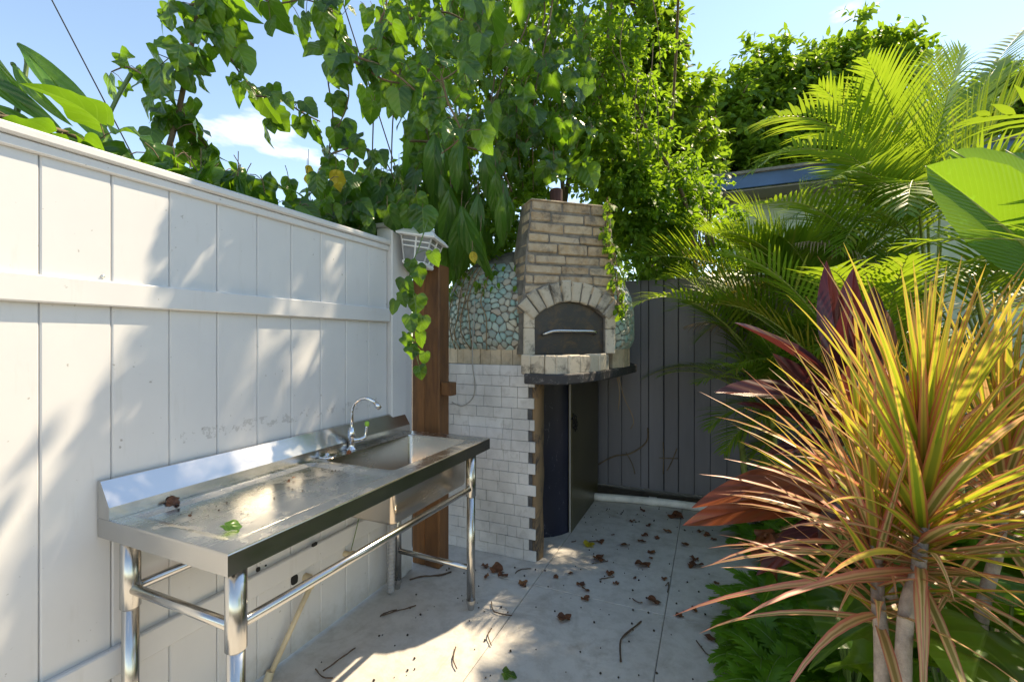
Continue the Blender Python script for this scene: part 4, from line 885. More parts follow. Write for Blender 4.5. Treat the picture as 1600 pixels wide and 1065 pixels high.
# ---- long-leaf plant left of the chimney
v4 = Vine('long_leaf_climber', P(720, 330, 2.75), 'climber with long pointed drooping leaves left of the chimney')
for (px, py) in ((650, 235), (690, 240), (725, 235), (760, 260), (700, 310), (750, 330), (730, 300), (775, 300), (660, 290), (790, 340), (690, 350), (720, 360), (745, 380), (705, 385), (760, 370)):
    for r_ in range(2):
        p = P(px + R.uniform(-12, 12), py - 28 + R.uniform(-10, 10), 2.75 + R.uniform(-.1, .25)); v4.leaf('long', p, Vector((R.uniform(-.25, .25), R.uniform(-.3, .1), -1)), TOCAM + UP * .4 + rv() * .5, R.uniform(.24, .36), p + UP * .06 + rv() * .03)
c = v4.stem([P(640, 220, 2.85), P(700, 225, 2.85), P(770, 245, 2.9), P(800, 300, 3.0)], .008, .006); c = v4.stem([P(660, 440, 2.75), P(690, 330, 2.95), P(730, 240, 2.95)], .012, .008)
for (px, py) in ((738, 405),):
    p = P(px, py - 12, 2.62); v4.leaf('yellow', p, Vector((.2, 0, -1)), TOCAM, .07, p + UP * .06)
v4.done()

# ---- foliage volumes: many small leaves in ellipsoids
SMALL = np.array([(0, 0, 0), (0, .35, -.03), (0, .7, -.06), (0, 1, -.16), (-.25, .32, .05), (-.19, .68, 0), (.25, .32, .05), (.19, .68, 0)], dtype=np.float64)
SMALLF = np.array([(0, 1, 4, 4), (1, 2, 5, 4), (2, 3, 5, 5), (0, 6, 1, 1), (1, 6, 7, 2), (2, 7, 3, 3)])
SMALLUV = np.array([(.5 + x, y) for x, y, z in SMALL])
def leafcloud(name, P_, T_, N_, S_, mat, parent, kind='stuff'):
    n = len(P_); T_ = T_ / np.linalg.norm(T_, axis=1)[:, None]; X_2 = np.cross(T_, N_); X_2 /= np.linalg.norm(X_2, axis=1)[:, None] + 1e-9; Z_2 = np.cross(X_2, T_)
    W = (P_[:, None, :] + S_[:, None, None] * (SMALL[None, :, 0:1] * X_2[:, None, :] + SMALL[None, :, 1:2] * T_[:, None, :] + SMALL[None, :, 2:3] * Z_2[:, None, :])).reshape(-1, 3)
    org = ORG[parent.name]; W = W - np.array(org)
    me = bpy.data.meshes.new(name); k = len(SMALL)
    tri = []; 
    faces = [(0, 1, 4), (1, 2, 5, 4), (2, 3, 5), (0, 6, 1), (1, 6, 7, 2), (2, 7, 3)]
    lv = []; starts = []; tot = []; c = 0
    for f in faces: lv += f
    lens = np.array([len(f) for f in faces]); lv = np.array(lv)
    LV = (np.arange(n)[:, None] * k + lv[None, :]).ravel(); TT = np.tile(lens, n); ST = np.concatenate([[0], np.cumsum(TT)[:-1]])
    me.vertices.add(n * k); me.vertices.foreach_set('co', W.astype(np.float32).ravel()); me.loops.add(len(LV)); me.loops.foreach_set('vertex_index', LV.astype(np.int32))
    me.polygons.add(len(TT)); me.polygons.foreach_set('loop_start', ST.astype(np.int32)); me.polygons.foreach_set('loop_total', TT.astype(np.int32))
    uvl = me.uv_layers.new(name='UVMap'); uvl.data.foreach_set('uv', SMALLUV[LV % k].astype(np.float32).ravel())
    me.materials.append(mat); me.update(calc_edges=True); me.validate()
    o = bpy.data.objects.new(name, me); COL.objects.link(o); o.parent = parent; reg(o, org); o['kind'] = kind; return o
def cluster_leaves(rng, centers, per, rad_, size, down=.3):
    """leaf clumps: twigs radiating from each centre"""
    Ps = []; Ts = []; Ns = []; Ss = []
    for (c, out) in centers:
        for t in range(max(1, per // 9)):
            d = rng.normal(size=3); d = d / np.linalg.norm(d) + out * .8; d /= np.linalg.norm(d); ln = rad_ * rng.uniform(.5, 1.2)
            for j in range(9):
                p = c + d * ln * (j + .5) / 9 + rng.normal(size=3) * .012; sd_ = rng.normal(size=3); sd_ -= d * sd_.dot(d); sd_ /= np.linalg.norm(sd_) + 1e-6
                T = d * .7 + sd_ * .9 + np.array([0, 0, -down]); Nn = np.array([0, 0, 1.0]) + rng.normal(size=3) * .55 + out * .4
                Ps.append(p); Ts.append(T); Ns.append(Nn); Ss.append(size * rng.uniform(.6, 1.25))
    return np.array(Ps), np.array(Ts), np.array(Ns), np.array(Ss)
def blob_centers(rng, c, rx, ry, rz, n, shell=.55):
    out = []
    for _ in range(n):
        d = rng.normal(size=3); d /= np.linalg.norm(d); f = rng.uniform(shell, 1.0) if rng.random() < .8 else rng.uniform(.1, shell)
        bump = 1 + .28 * noise.noise(Vector(d * 2.3) + Vector(c)) + .14 * noise.noise(Vector(d * 6) + Vector(c)); out.append((np.array(c) + d * np.array((rx, ry, rz)) * f * bump, d))
    return out
NPR = np.random.default_rng(5)
# ---- creeper mass over the structure behind the oven
mass = Vine('creeper_mass', (-.9, 4.0, 0), 'dense mass of small-leaved creeper draped behind and above the oven chimney')
blobs = [((700, 60), 3.5, .62, .5, .75, 80), ((800, 120), 3.45, .6, .5, .7, 90), ((890, 60), 3.8, .7, .5, .75, 80), ((840, 240), 3.5, .45, .35, .42, 50), ((940, 190), 3.75, .5, .45, .6, 80), ((1000, 270), 3.85, .42, .4, .48, 60), ((1040, 320), 3.9, .38, .3, .38, 44), ((1000, 360), 3.85, .32, .3, .30, 34), ((760, 300), 3.35, .45, .3, .45, 50), ((670, 330), 3.2, .35, .3, .3, 36), ((740, 395), 3.2, .36, .3, .16, 26), ((960, 130), 4.0, .5, .5, .7, 50), ((1080, 360), 4.3, .40, .25, .40, 44), ((1000, 400), 4.35, .45, .2, .38, 40), ((1070, 400), 4.4, .5, .2, .35, 40), ((1150, 400), 4.6, .5, .25, .4, 40), ((1060, 300), 4.1, .35, .3, .3, 30), ((985, 330), 3.55, .22, .2, .42, 40), ((1030, 360), 3.7, .25, .2, .32, 36), ((960, 250), 3.5, .25, .22, .35, 36), ((800, 330), 3.3, .2, .2, .4, 30), ((1010, 440), 4.25, .5, .15, .25, 34)]
cen = []
for (pp_, d, rx, ry, rz, n_) in blobs:
    c = at(*pp_, d); cen += [(p, o) for p, o in blob_centers(NPR, tuple(c), rx, ry, rz, n_)]
def okc(p):      # keep clear of the oven's face and the patio in front
    q = Vector(p) - OC; f = q.dot(NN); return not (p[2] < 2.35 and f > .45 and abs(q.dot(U)) < .62) and p[1] > 2.45
cen = [c for c in cen if okc(c[0])]
for (c, o) in cen[::2][:260]:
    sz = R.uniform(.06, .10); p = Vector(c) + Vector(o) * .10
    if not okc(p): continue
    mass.leaf('ovate', p, Vector(o) * .6 + Vector((0, 0, -1)) + rv() * .5, UP * .6 + Vector(o) + rv() * .4, sz)
Ps, Ts, Ns, Ss = cluster_leaves(NPR, cen, 36, .17, .060)
leafcloud('leaf_mass', Ps, Ts, Ns, Ss, LM['creeper'], mass.t)
for pts in ([(905, 620), (880, 300), (870, 200), (830, 90), (800, -60)], [(880, 330), (900, 230), (940, 120), (960, -40)], [(870, 260), (740, 120), (690, 0), (660, -100)], [(880, 250), (800, 130), (760, 20), (750, -80)], [(1090, 620), (1080, 350), (1010, 200), (960, 90)], [(960, 250), (930, 120), (900, 60), (870, 10)]):
    mass.stem([P(px, py, 3.75) for px, py in pts], .022, .010, 7)
for k in range(26):     # fine hanging brown stems
    x = R.uniform(650, 1060); y = R.uniform(-20, 180); d = R.uniform(3.1, 3.5); mass.stem([P(x, y, d), P(x + R.uniform(-18, 18), y + 50, d), P(x + R.uniform(-25, 25), y + R.uniform(80, 150), d)], .004, .002, 4, 4)
for k in range(22):
    x = R.uniform(1070, 1112); mass.stem([P(x + R.uniform(-6, 6), 300, 4.0), P(x, 340, 4.0), P(x + R.uniform(-6, 6), 385, 4.0)], .005, .004, 4, 3)
mass.done()
# heart leaves in the left half of the mass (nearer, larger)
v5 = Vine('heart_leaf_canopy', P(700, 60, 2.9), 'overhead canopy of heart-shaped leaves to the left of and above the oven chimney')
for k in range(420):
    px = R.uniform(570, 930); py = R.uniform(-90, 340)
    if px > 800 and py > 270: continue
    if px < 640 and 170 < py < 250: continue
    if px < 620 and py < 90 and R.random() < .5: continue
    d = R.uniform(2.75, 3.35) if not (640 < px < 830 and py < 170 and R.random() < .5) else R.uniform(2.0, 2.6); p = P(px, py, d)
    v5.leaf('heart', p, Vector((R.uniform(-.5, .5), R.uniform(-.4, .2), -1)), TOCAM * R.uniform(.2, 1) + UP * R.uniform(.2, 1) + rv() * .5, R.choice([.07, .085, .10, .12, .145]) * R.uniform(.85, 1.15) * (d / 3) ** .5, p + UP * .05 + rv() * .04)
for k in range(9):
    x = 600 + 34 * k; v5.stem([P(x + R.uniform(-20, 20), -120, 3.05), P(x + R.uniform(-30, 30), 20, 3.0), P(x + R.uniform(-40, 40), 160, 3.05), P(x + R.uniform(-40, 40), 300, 3.15)], .007, .004, 5)
v5.done()
# ivy on the chimney's right edge and over the dome
v6 = Vine('chimney_ivy', fc(.56, 1.9, .03), 'thin ivy trailing down the right edge of the brick chimney')
for s in range(3):
    c = v6.stem([fc(.55 + R.uniform(-.03, .04), 2.14, .03), fc(.56 + R.uniform(-.05, .03), 1.95, .03), fc(.58 + R.uniform(-.04, .03), 1.78, .035), fc(.60, 1.60, .04), fc(.60 + R.uniform(-.02, .03), 1.47, .05)], .003, .002, 4, 6)
    for a in c:
        for r_ in range(2):
            if R.random() < .8:
                p = a + rv() * .035 + NN * .02; v6.leaf('ovate', p, Vector((0, 0, -1)) + rv() * .7, NN + UP * .5 + rv() * .4, R.uniform(.03, .06), a)
for k in range(46):
    ang = rad(R.uniform(-150, -80)); s_ = R.uniform(.38, .62); p, nr = dome(ang, s_); p = p + nr * .03; v6.leaf('ovate', p, Vector((0, 0, -1)) + rv() * .6, nr + UP * .3 + rv() * .3, R.uniform(.04, .075))
v6.done('tendril')
# dry stems hanging over the pebbled dome and on the gate
def stem_set(name, loc, label, cat, tubes, mat):
    t = thing(name, loc, label, cat)
    for (c, r_) in tubes:
        m = MB(); m.tube(c, r_, 5); m.obj('stem', MT[mat], t, smooth=True)
tb = []
for (a, tw) in ((-118, .05), (-112, .03), (-124, .06), (-108, .02), (-98, .04)):
    pts = []
    for k in range(7):
        p, nr = dome(rad(a) + R.uniform(-.03, .03) * k * tw * 10, .62 - .62 * k / 6); pts.append(p + nr * .018)
    tb.append((curve(pts, 4), .004))
stem_set('dry_stems', OC + Vector((-.3, -.6, 1.4)), 'dry brown vine stems hanging down the pebbled oven dome', 'vine stems', tb, 'tendril')
stem_set('hanging_tendril', P(966, 580, 3.1), 'pale dry tendrils hanging below the black oven slab', 'tendril', [(curve([P(px, py, 3.1) for px, py in pts], 4), .003) for pts in ([(966, 585), (975, 620), (990, 655), (985, 670)], [(962, 580), (968, 610), (966, 640)])], 'tendril')
stem_set('wall_vine_stem', ony(985, 708, GY), 'bare brown vine stems clinging to the slate gate boards', 'vine stems', [(curve([ony(px, py, GY - .015) for px, py in pts], 4), r_) for (pts, r_) in (([(935, 725), (960, 712), (985, 708), (1010, 690), (1012, 668)], .006), ([(978, 706), (988, 725), (992, 740)], .004), ([(1030, 715), (1060, 716)], .004), ([(1058, 700), (1050, 720), (1042, 735)], .004), ([(1036, 740), (1037, 715), (1036, 690)], .004))], 'bark')

# ---- trees behind
def tree(name, label, base, trunk_h, crown, nclump, per, leafs, clr, mat='tree', group=None):
    t = thing(name, base, label, 'tree', group); m = MB(); top = Vector(base) + Vector((0, 0, trunk_h))
    m.tube(curve([Vector(base) - UP * .1, Vector(base) + Vector((.1, 0, trunk_h * .5)), top], 5), [.16 - .09 * i / 10 for i in range(11)], 8)
    cen = []
    for (c, rx, ry, rz, n_) in crown:
        cen += blob_centers(NPR, c, rx, ry, rz, n_, .45); m.tube(curve([top - UP * .3, (top + Vector(c)) / 2 + Vector((R.uniform(-.2, .2), 0, .1)), Vector(c) + UP * rz * .3], 4), [q * (.3 if n_ < 30 else 1) for q in (.07, .065, .06, .055, .05, .045, .04, .03, .02)], 6)
    for (c, o) in cen[::4]: m.tube([Vector(c) - Vector(o) * clr * 1.6, Vector(c), Vector(c) + Vector(o) * clr * .6], .012, 4)
    m.obj('trunk', MT['bark'], t, smooth=True); leafcloud('crown', *cluster_leaves(NPR, cen, per, clr, leafs), LM[mat], t); return t
cA = [tuple(at(px, py, d)) + () for px, py, d in ((1000, 60, 6.0), (1020, 160, 6.2), (960, -20, 6.2), (1060, 240, 6.4), (980, 240, 6.2))]
tree('leafy_tree', 'bushy green tree rising behind the creeper and the blue-edged roof', (cA[1][0], cA[1][1] + .3, 0), 2.6, [(cA[0], .62, .6, .7, 80), (cA[1], .75, .7, .8, 110), (cA[3], .6, .6, .55, 70), (cA[4], .7, .6, .7, 80), ((-.20, 3.80, 4.85), .68, .5, .62, 18)], 0, 45, .12, .26)  # last clump is an unseen overhang, added to dapple the fence
cB = [tuple(at(px, py, d)) for px, py, d in ((1130, 200, 9.0), (1210, 150, 9.2), (1300, 130, 9.4), (1250, 230, 9.0), (1370, 120, 9.5), (1160, 270, 8.8), (1360, 220, 9.2))]
tree('leafy_tree', 'broad dark green tree standing behind the house roof', (cB[1][0], cB[1][1] + .5, 0), 3.0, [(cB[0], 1.0, .9, .9, 110), (cB[1], 1.0, .9, .95, 120), (cB[2], 1.0, .9, 1.0, 120), (cB[3], 1.1, .9, .9, 100), (cB[4], .75, .8, .85, 90), (cB[5], 1.0, .8, .6, 80), (cB[6], 1.0, .8, .9, 80)], 0, 45, .17, .36)
cC = [tuple(at(px, py, d)) for px, py, d in ((1580, 170, 10), (1680, 140, 10), (1500, 240, 10))]
tree('leafy_tree', 'distant dark tree peeking out behind the palm fronds', (cC[0][0], cC[0][1], 0), 3.5, [(cC[0], 1.0, .9, 1.0, 100), (cC[1], 1.2, .9, 1.2, 110), (cC[2], 1.0, .9, 1.0, 80)], 0, 45, .17, .36)

# ---- palms
def frondmesh(base, d0, length, bend, nl, ll, lw, up=.25, twist=0, droop=.5, rng=R, yellow=0.0):
    """returns (leaflets MB, rachis pts). d0 initial direction, bends towards gravity"""
    pts = [Vector(base)]; d = Vector(d0).normalized(); n = 16; seg = length / n
    for i in range(n):
        d = (d + Vector((0, 0, -1)) * bend * (.25 + 1.1 * i / n) / n * 2).normalized(); pts.append(pts[-1] + d * seg)
    m = MB(); side0 = Vector(d0).cross(UP)
    if side0.length < .05: side0 = Vector((1, 0, 0))
    side0.normalize(); side0 = Quaternion(Vector(d0).normalized(), twist) @ side0
    for j in range(nl):
        t = .16 + .84 * (j + .5) / nl; f = t * n; i = min(int(f), n - 1); p = pts[i].lerp(pts[i + 1], f - i); T = (pts[i + 1] - pts[i]).normalized()
        s_ = (side0 - T * side0.dot(T)).normalized(); u_ = s_.cross(T)
        if u_.z < 0 and twist == 0: u_ = -u_
        sz = ll * (math.sin(math.pi * min(1, .18 + .80 * t)) ** .7) * rng.uniform(.85, 1.1)
        fwd = .55 + .9 * t
        for sg in (-1, 1):
            dd = (s_ * sg + T * fwd + u_ * (up + rng.uniform(-.1, .1))).normalized(); wv = dd.cross(u_).normalized(); q = p.copy(); V = []; Uv = []; dr = droop * rng.uniform(.6, 1.5)
            ns_ = 4; ww = [.55, 1, .85, .5, .06]
            for k in range(ns_ + 1):
                V += [q - wv * lw * ww[k] * .5, q + wv * lw * ww[k] * .5]; Uv += [(.2, k / ns_), (.8, k / ns_)]
                dd = (dd + Vector((0, 0, -1)) * dr * (k + .5) / ns_ * .45).normalized(); q = q + dd * sz / ns_
            m.add(V, [(2 * k, 2 * k + 1, 2 * k + 3, 2 * k + 2) for k in range(ns_)], Uv)
    return m, pts
def palm(label, base, fronds, stems=5, group='areca palms in the bed'):
    t = thing('areca_palm', base, label, 'palm', group); crowns = []
    for k in range(stems):
        a = rad(360 * k / stems + R.uniform(-30, 30)); top = Vector(base) + Vector((math.cos(a) * .12, math.sin(a) * .12, R.uniform(.5, 1.0))); m = MB()
        m.tube([Vector(base) + Vector((math.cos(a) * .06, math.sin(a) * .06, -.05)), top], [.028, .02], 8); m.obj('stem', MT['rachis'], t, smooth=True); crowns.append(top)
    for fr in fronds:
        b, d, ln, bend, nl, ll, lw, up, mat = fr[:9]; tw = fr[9] if len(fr) > 9 else 0; dro = fr[10] if len(fr) > 10 else .45
        mm, pts = frondmesh(b, d, ln, bend, nl, ll, lw, up, tw, dro)
        f = mm.obj('frond', LM[mat], t, smooth=True); rc = MB(); j = min(crowns, key=lambda c: (c - Vector(b)).length) if crowns else None
        pre = [j, j.lerp(Vector(b), .5) + Vector((0, 0, .03))] if j and (j - Vector(b)).length < 1.6 else []
        al = pre + pts[:-1]; rc.tube(al, [.009 - .0075 * i / (len(al) - 1) for i in range(len(al))], 5); rc.obj('rachis', MT['rachis' if mat != 'palmdry' else 'tendril'], f, smooth=True)
def frs(a, b, arch, **k):
    """frond from pixel/depth a to b; arch = how much it sets off upward"""
    p, q = at(*a), at(*b); L_ = (q - p).length; d = (q - p).normalized() + UP * arch
    return p, d, L_ * (1 + arch * .22), arch * 1.25
def mkf(a, b, arch, nl=30, ll=.34, lw=.017, up=.3, mat='palm', tw=0, dro=.4):
    lim = lambda q: (q[0], q[1], min(q[2], 3.72 / ((q[0] - CX) / FPX * .4003 + .9164)) if q[0] < 1390 else q[2])
    p, d, L_, bend = frs(lim(a), lim(b), arch); return (p, d, L_, bend, nl, ll, lw, up, mat, tw, dro)
# tall palm at the back right
pbase = at(1440, 531, 3.3); pbase.z = 0
F1 = [mkf((1440, 330, 3.2), (1500, 90, 3.0), .25, 34, .42, .022, .35), mkf((1430, 330, 3.2), (1200, 205, 3.0), .75, 34, .45, .024, .2, dro=.5), mkf((1440, 320, 3.2), (1360, 110, 3.3), .35, 32, .42, .022, .35),
      mkf((1450, 340, 3.1), (1640, 120, 2.7), .4, 34, .5, .026, .45), mkf((1440, 350, 3.2), (1560, 110, 3.4), .3, 32, .42, .022), mkf((1430, 340, 3.1), (1190, 300, 2.8), .8, 34, .42, .022, .25),
      mkf((1450, 350, 3.0), (1640, 260, 2.4), .5, 34, .48, .024, .4), mkf((1430, 350, 3.2), (1290, 150, 3.5), .4, 32, .42, .022), mkf((1440, 360, 3.1), (1300, 330, 2.5), .6, 32, .4, .02), mkf((1470, 300, 3.4), (1460, 95, 3.7), .3, 32, .4, .02),
      mkf((1440, 370, 3.0), (1420, 400, 2.3), .9, 30, .36, .018), mkf((1420, 360, 3.2), (1230, 400, 3.0), .7, 30, .38, .018), mkf((1450, 330, 3.3), (1600, 60, 3.9), .3, 30, .4, .02), mkf((1470, 380, 3.0), (1660, 400, 2.6), .6, 30, .4, .02), mkf((1430, 380, 3.1), (1330, 460, 2.6), .8, 30, .36, .017)]
palm('tall areca palm whose sunlit fronds fan out against the sky', pbase, F1, 5)
pb2 = at(1290, 531, 3.08); pb2.z = 0
F2 = [mkf((1240, 470, 3.58), (985, 425, 3.43), .45, 34, .36, .017, .75, 'palm', 0, .15), mkf((1220, 560, 3.58), (990, 395, 3.68), .2, 34, .34, .015, .5, 'palm', 0, .2), mkf((1250, 480, 3.68), (1060, 360, 3.58), .4, 32, .36, .017, .5), mkf((1260, 460, 3.50), (1150, 320, 3.48), .45, 32, .36, .017),
      mkf((1270, 470, 3.40), (1140, 450, 3.18), .8, 30, .34, .016), mkf((1260, 500, 3.40), (1110, 560, 3.28), .7, 30, .32, .015), mkf((1280, 460, 3.50), (1250, 300, 3.68), .3, 32, .36, .016), mkf((1290, 470, 3.40), (1360, 320, 3.20), .4, 32, .36, .016), mkf((1290, 480, 3.40), (1400, 430, 2.90), .7, 30, .34, .016),
      mkf((1280, 490, 3.30), (1240, 480, 2.78), .9, 30, .34, .016), mkf((1270, 500, 3.40), (1180, 420, 3.88), .4, 30, .34, .016), mkf((1290, 500, 3.40), (1300, 400, 2.80), .8, 30, .34, .016), mkf((1290, 450, 3.70), (1340, 250, 3.90), .3, 30, .36, .017), mkf((1300, 500, 3.30), (1460, 490, 2.70), .7, 30, .34, .016),
      mkf((1260, 560, 3.30), (1080, 520, 3.38), .5, 28, .28, .012, .1, 'palmdry', 0, 1.2), mkf((1220, 520, 3.68), (1010, 380, 3.63), .25, 26, .3, .014, .6, 'palmy', 0, .1), mkf((1380, 450, 2.80), (1250, 390, 2.68), .5, 26, .26, .010, .1, 'palmdry', 0, 1.6), mkf((1300, 450, 3.10), (1480, 420, 2.70), .4, 26, .26, .010, .1, 'palmdry', 0, 1.6), mkf((1300, 480, 3.60), (1150, 470, 3.68), .5, 26, .32, .016, .4, 'palmy')]
for k in range(6):
    b0 = (1285 + R.uniform(-40, 50), 500 + R.uniform(-40, 60), 3.4); a = R.uniform(0, 6.283); e = (b0[0] + 190 * math.cos(a), b0[1] - 60 - 110 * abs(math.sin(a)), 3.3 + .55 * math.sin(a * 1.7)); F2.append(mkf(b0, e, R.uniform(.35, .8), 30, .34, .016))
for k in range(3):
    b0 = (1420 + R.uniform(-60, 60), 430 + R.uniform(-50, 60), 3.1); a = R.uniform(0, 6.283); e = (b0[0] + 200 * math.cos(a), b0[1] - 40 - 150 * abs(math.sin(a)), 3.0 + .5 * math.sin(a * 1.7)); F2.append(mkf(b0, e, R.uniform(.35, .8), 30, .36, .017))
for (a_, b_, ar) in (((1270, 470, 3.0), (1140, 375, 2.95), .35), ((1275, 460, 3.0), (1190, 370, 3.1), .3), ((1280, 460, 2.9), (1230, 380, 2.8), .4), ((1265, 480, 3.0), (1105, 370, 3.1), .4), ((1290, 450, 3.0), (1280, 350, 3.0), .35), ((1300, 450, 2.8), (1420, 350, 2.6), .4), ((1255, 520, 3.05), (1040, 450, 3.2), .5), ((1250, 540, 3.05), (1060, 500, 3.0), .6)):
    F2.append(mkf(a_, b_, ar, 34, .36, .018, .45, 'palm', 0, .25))
palm('mid-height areca palm arching in front of the slate gate, with some yellowed fronds', pb2, F2, 6)
pb3 = at(1230, 531, 3.1); pb3.z = 0
F3 = [mkf((1230, 640, 2.9), (1095, 610, 2.75), .6, 24, .26, .014, .2), mkf((1225, 650, 2.9), (1120, 690, 2.8), .7, 24, .25, .014), mkf((1240, 640, 2.9), (1130, 560, 2.9), .5, 24, .26, .014), mkf((1240, 640, 2.9), (1190, 530, 2.8), .4, 24, .26, .014), mkf((1250, 650, 2.9), (1160, 740, 2.8), .8, 24, .25, .014), mkf((1250, 640, 2.9), (1300, 540, 2.7), .5, 24, .26, .014),
      mkf((1240, 660, 3.0), (1140, 640, 3.1), .6, 24, .26, .014), mkf((1250, 650, 2.9), (1260, 620, 2.4), .8, 24, .24, .013), mkf((1240, 700, 2.9), (1200, 760, 2.6), .6, 22, .22, .012), mkf((1260, 650, 3.0), (1330, 600, 2.8), .6, 24, .26, .014), mkf((1280, 620, 3.0), (1380, 560, 2.6), .6, 26, .3, .014)]
for k in range(9):
    b0 = (1240 + R.uniform(-25, 30), 650 + R.uniform(-30, 40), 2.95); a = R.uniform(0, 6.283); e = (b0[0] + 120 * math.cos(a), b0[1] - 10 - 70 * math.sin(a), 2.85 + .2 * math.sin(a * 1.7)); F3.append(mkf(b0, e, R.uniform(.4, .8), 26, .27, .014))
palm('low young areca palm with fresh green fronds beside the red-leaved plant', pb3, F3, 3)
for (px_, d_, zc, ln_, nf, lab) in ((1185, 3.22, (.75, 1.25), (.85, 1.2), 15, 'areca palm growing against the slate gate boards'), (1335, 2.55, (.6, 1.15), (.8, 1.1), 14, 'areca palm rising directly behind the red-leaved plant'), (1510, 2.6, (.8, 1.5), (.95, 1.3), 18, 'areca palm behind the striped dracaenas, below the paddle leaves')):
    b = at(px_, 531, d_); b.z = 0; fl = []
    for k in range(nf):
        a = rad(k * 137.5 + R.uniform(-12, 12)); e = R.uniform(.35, 1.9); fl.append((b + Vector((R.uniform(-.1, .1), R.uniform(-.1, .1), R.uniform(*zc))), Vector((math.cos(a), math.sin(a) * .8, e)), R.uniform(*ln_), R.uniform(.55, 1.05), 28, .33, .017, .3, 'palm' if R.random() < .88 else 'palmy'))
    palm(lab, b, fl, 4)
for (x, y, lab) in ((1.75, 1.7, 'areca palm further along the bed behind the striped plant'), (1.9, .5, 'areca palm at the near end of the planting bed')):
    b = Vector((x, y, 0)); fl = []
    for k in range(16):
        a = rad(k * 360 / 16 + R.uniform(-10, 10)); e = R.uniform(.4, 1.6); fl.append((b + Vector((0, 0, R.uniform(.6, 1.1))), Vector((math.cos(a), math.sin(a), e)), R.uniform(1.1, 1.6), R.uniform(.6, 1.2), 26, .36, .02, .3, 'palm'))
    palm(lab, b, fl, 4)

# ---- paddle-leaf plant at the right edge
pl = thing('paddle_leaf_plant', at(1640, 531, 1.9) * 1.0, 'plant with huge glossy paddle-shaped leaves in front of the palms', 'plant'); pl.location.z = 0; reg(pl, pl.location)
PAD = [(.02, 0), (.13, .04), (.20, .14), (.235, .30), (.24, .5), (.215, .70), (.155, .86), (.08, .95), (0, 1.0)]
for k, (a, b, nr, W) in enumerate((((1640, 420, 1.75), (1478, 262, 1.7), (-.5, -.75, .55), 1.0), ((1660, 360, 1.85), (1515, 228, 1.9), (-.2, -.8, .75), .9), ((1700, 330, 2.0), (1590, 225, 2.2), (.3, -.8, .6), .9), ((1650, 480, 1.7), (1800, 330, 1.6), (0, -.5, .8), 1.0))):
    p, q = at(*a), at(*b); me = leafmesh('paddle_leaf', [(x * W, y) for x, y in PAD], LM['paddle'], .12, .55, .015, 200 + k, .52, 3)
    lf = inst('leaf', me, frame(q - p, Vector(nr), p, (q - p).length * 1.05), pl)
    m = MB(); M = frame(q - p, Vector(nr), p, (q - p).length * 1.05); m.tube([M @ Vector((0, t, -.12 * .9 * t * t - .003)) for t in [i / 8 for i in range(9)]], [.012 - .010 * i / 8 for i in range(9)], 6); m.obj('midrib', MT['rachis'], pl, smooth=True)
    m = MB(); m.tube(curve([pl.location, Vector(pl.location) + (p - Vector(pl.location)) * .5 + Vector((.05, 0, .1)), p], 5), [.025 - .0012 * i for i in range(11)], 8); m.obj('leaf_stalk', MT['petiole'], pl, smooth=True)

# ---- red ti plant
tib = at(1345, 531, 1.75); tib.z = 0
ti = thing('red_ti_plant', tib, 'plant with broad maroon and copper leaves beside the slate gate', 'plant')
m = MB(); m.tube(curve([tib, tib + Vector((.02, 0, .5)), tib + Vector((-.02, -.03, 1.15))], 5), [.018 - .0008 * i for i in range(11)], 8); m.obj('stem', MT['canestem'], ti, smooth=True)
for k, (a, b, d1, d2, nr) in enumerate((((1345, 640), (1190, 485), 1.75, 1.65, (-.5, -.5, .8)), ((1350, 650), (1160, 572), 1.75, 1.62, (-.3, -.6, .8)), ((1345, 620), (1255, 470), 1.75, 1.7, (-.6, -.6, .5)), ((1345, 600), (1305, 438), 1.75, 1.72, (-.7, -.7, .2)), ((1355, 600), (1368, 450), 1.8, 1.78, (-.2, -1, .2)), ((1340, 700), (1180, 605), 1.7, 1.6, (-.3, -.4, .9)),
        ((1335, 760), (1130, 722), 1.7, 1.62, (-.1, -.5, .9)), ((1330, 780), (1125, 765), 1.68, 1.58, (-.1, -.7, .7)), ((1340, 740), (1195, 745), 1.65, 1.5, (.1, -.7, .8)), ((1345, 650), (1270, 520), 1.75, 1.6, (-.6, -.6, .6)), ((1350, 700), (1230, 560), 1.8, 1.8, (-.4, -.6, .7)), ((1350, 720), (1300, 600), 1.7, 1.5, (-.5, -.7, .5)), ((1355, 620), (1420, 470), 1.8, 1.8, (.4, -.9, .3)), ((1360, 680), (1480, 560), 1.8, 1.8, (.4, -.7, .6)),
        ((1340, 800), (1200, 850), 1.6, 1.5, (0, -.5, .9)), ((1345, 760), (1290, 820), 1.6, 1.4, (0, -.6, .8)), ((1340, 690), (1210, 690), 1.75, 1.75, (-.1, -.6, .8)))):
    p, q = at(*a, d1), at(*b, d2); inst('leaf', LEAFP['ticopper' if k in (6, 7, 8, 12) else 'ti', k % 5], frame(q - p, Vector(nr), p, ((q - p).length * .78, (q - p).length * 1.05, (q - p).length)), ti)
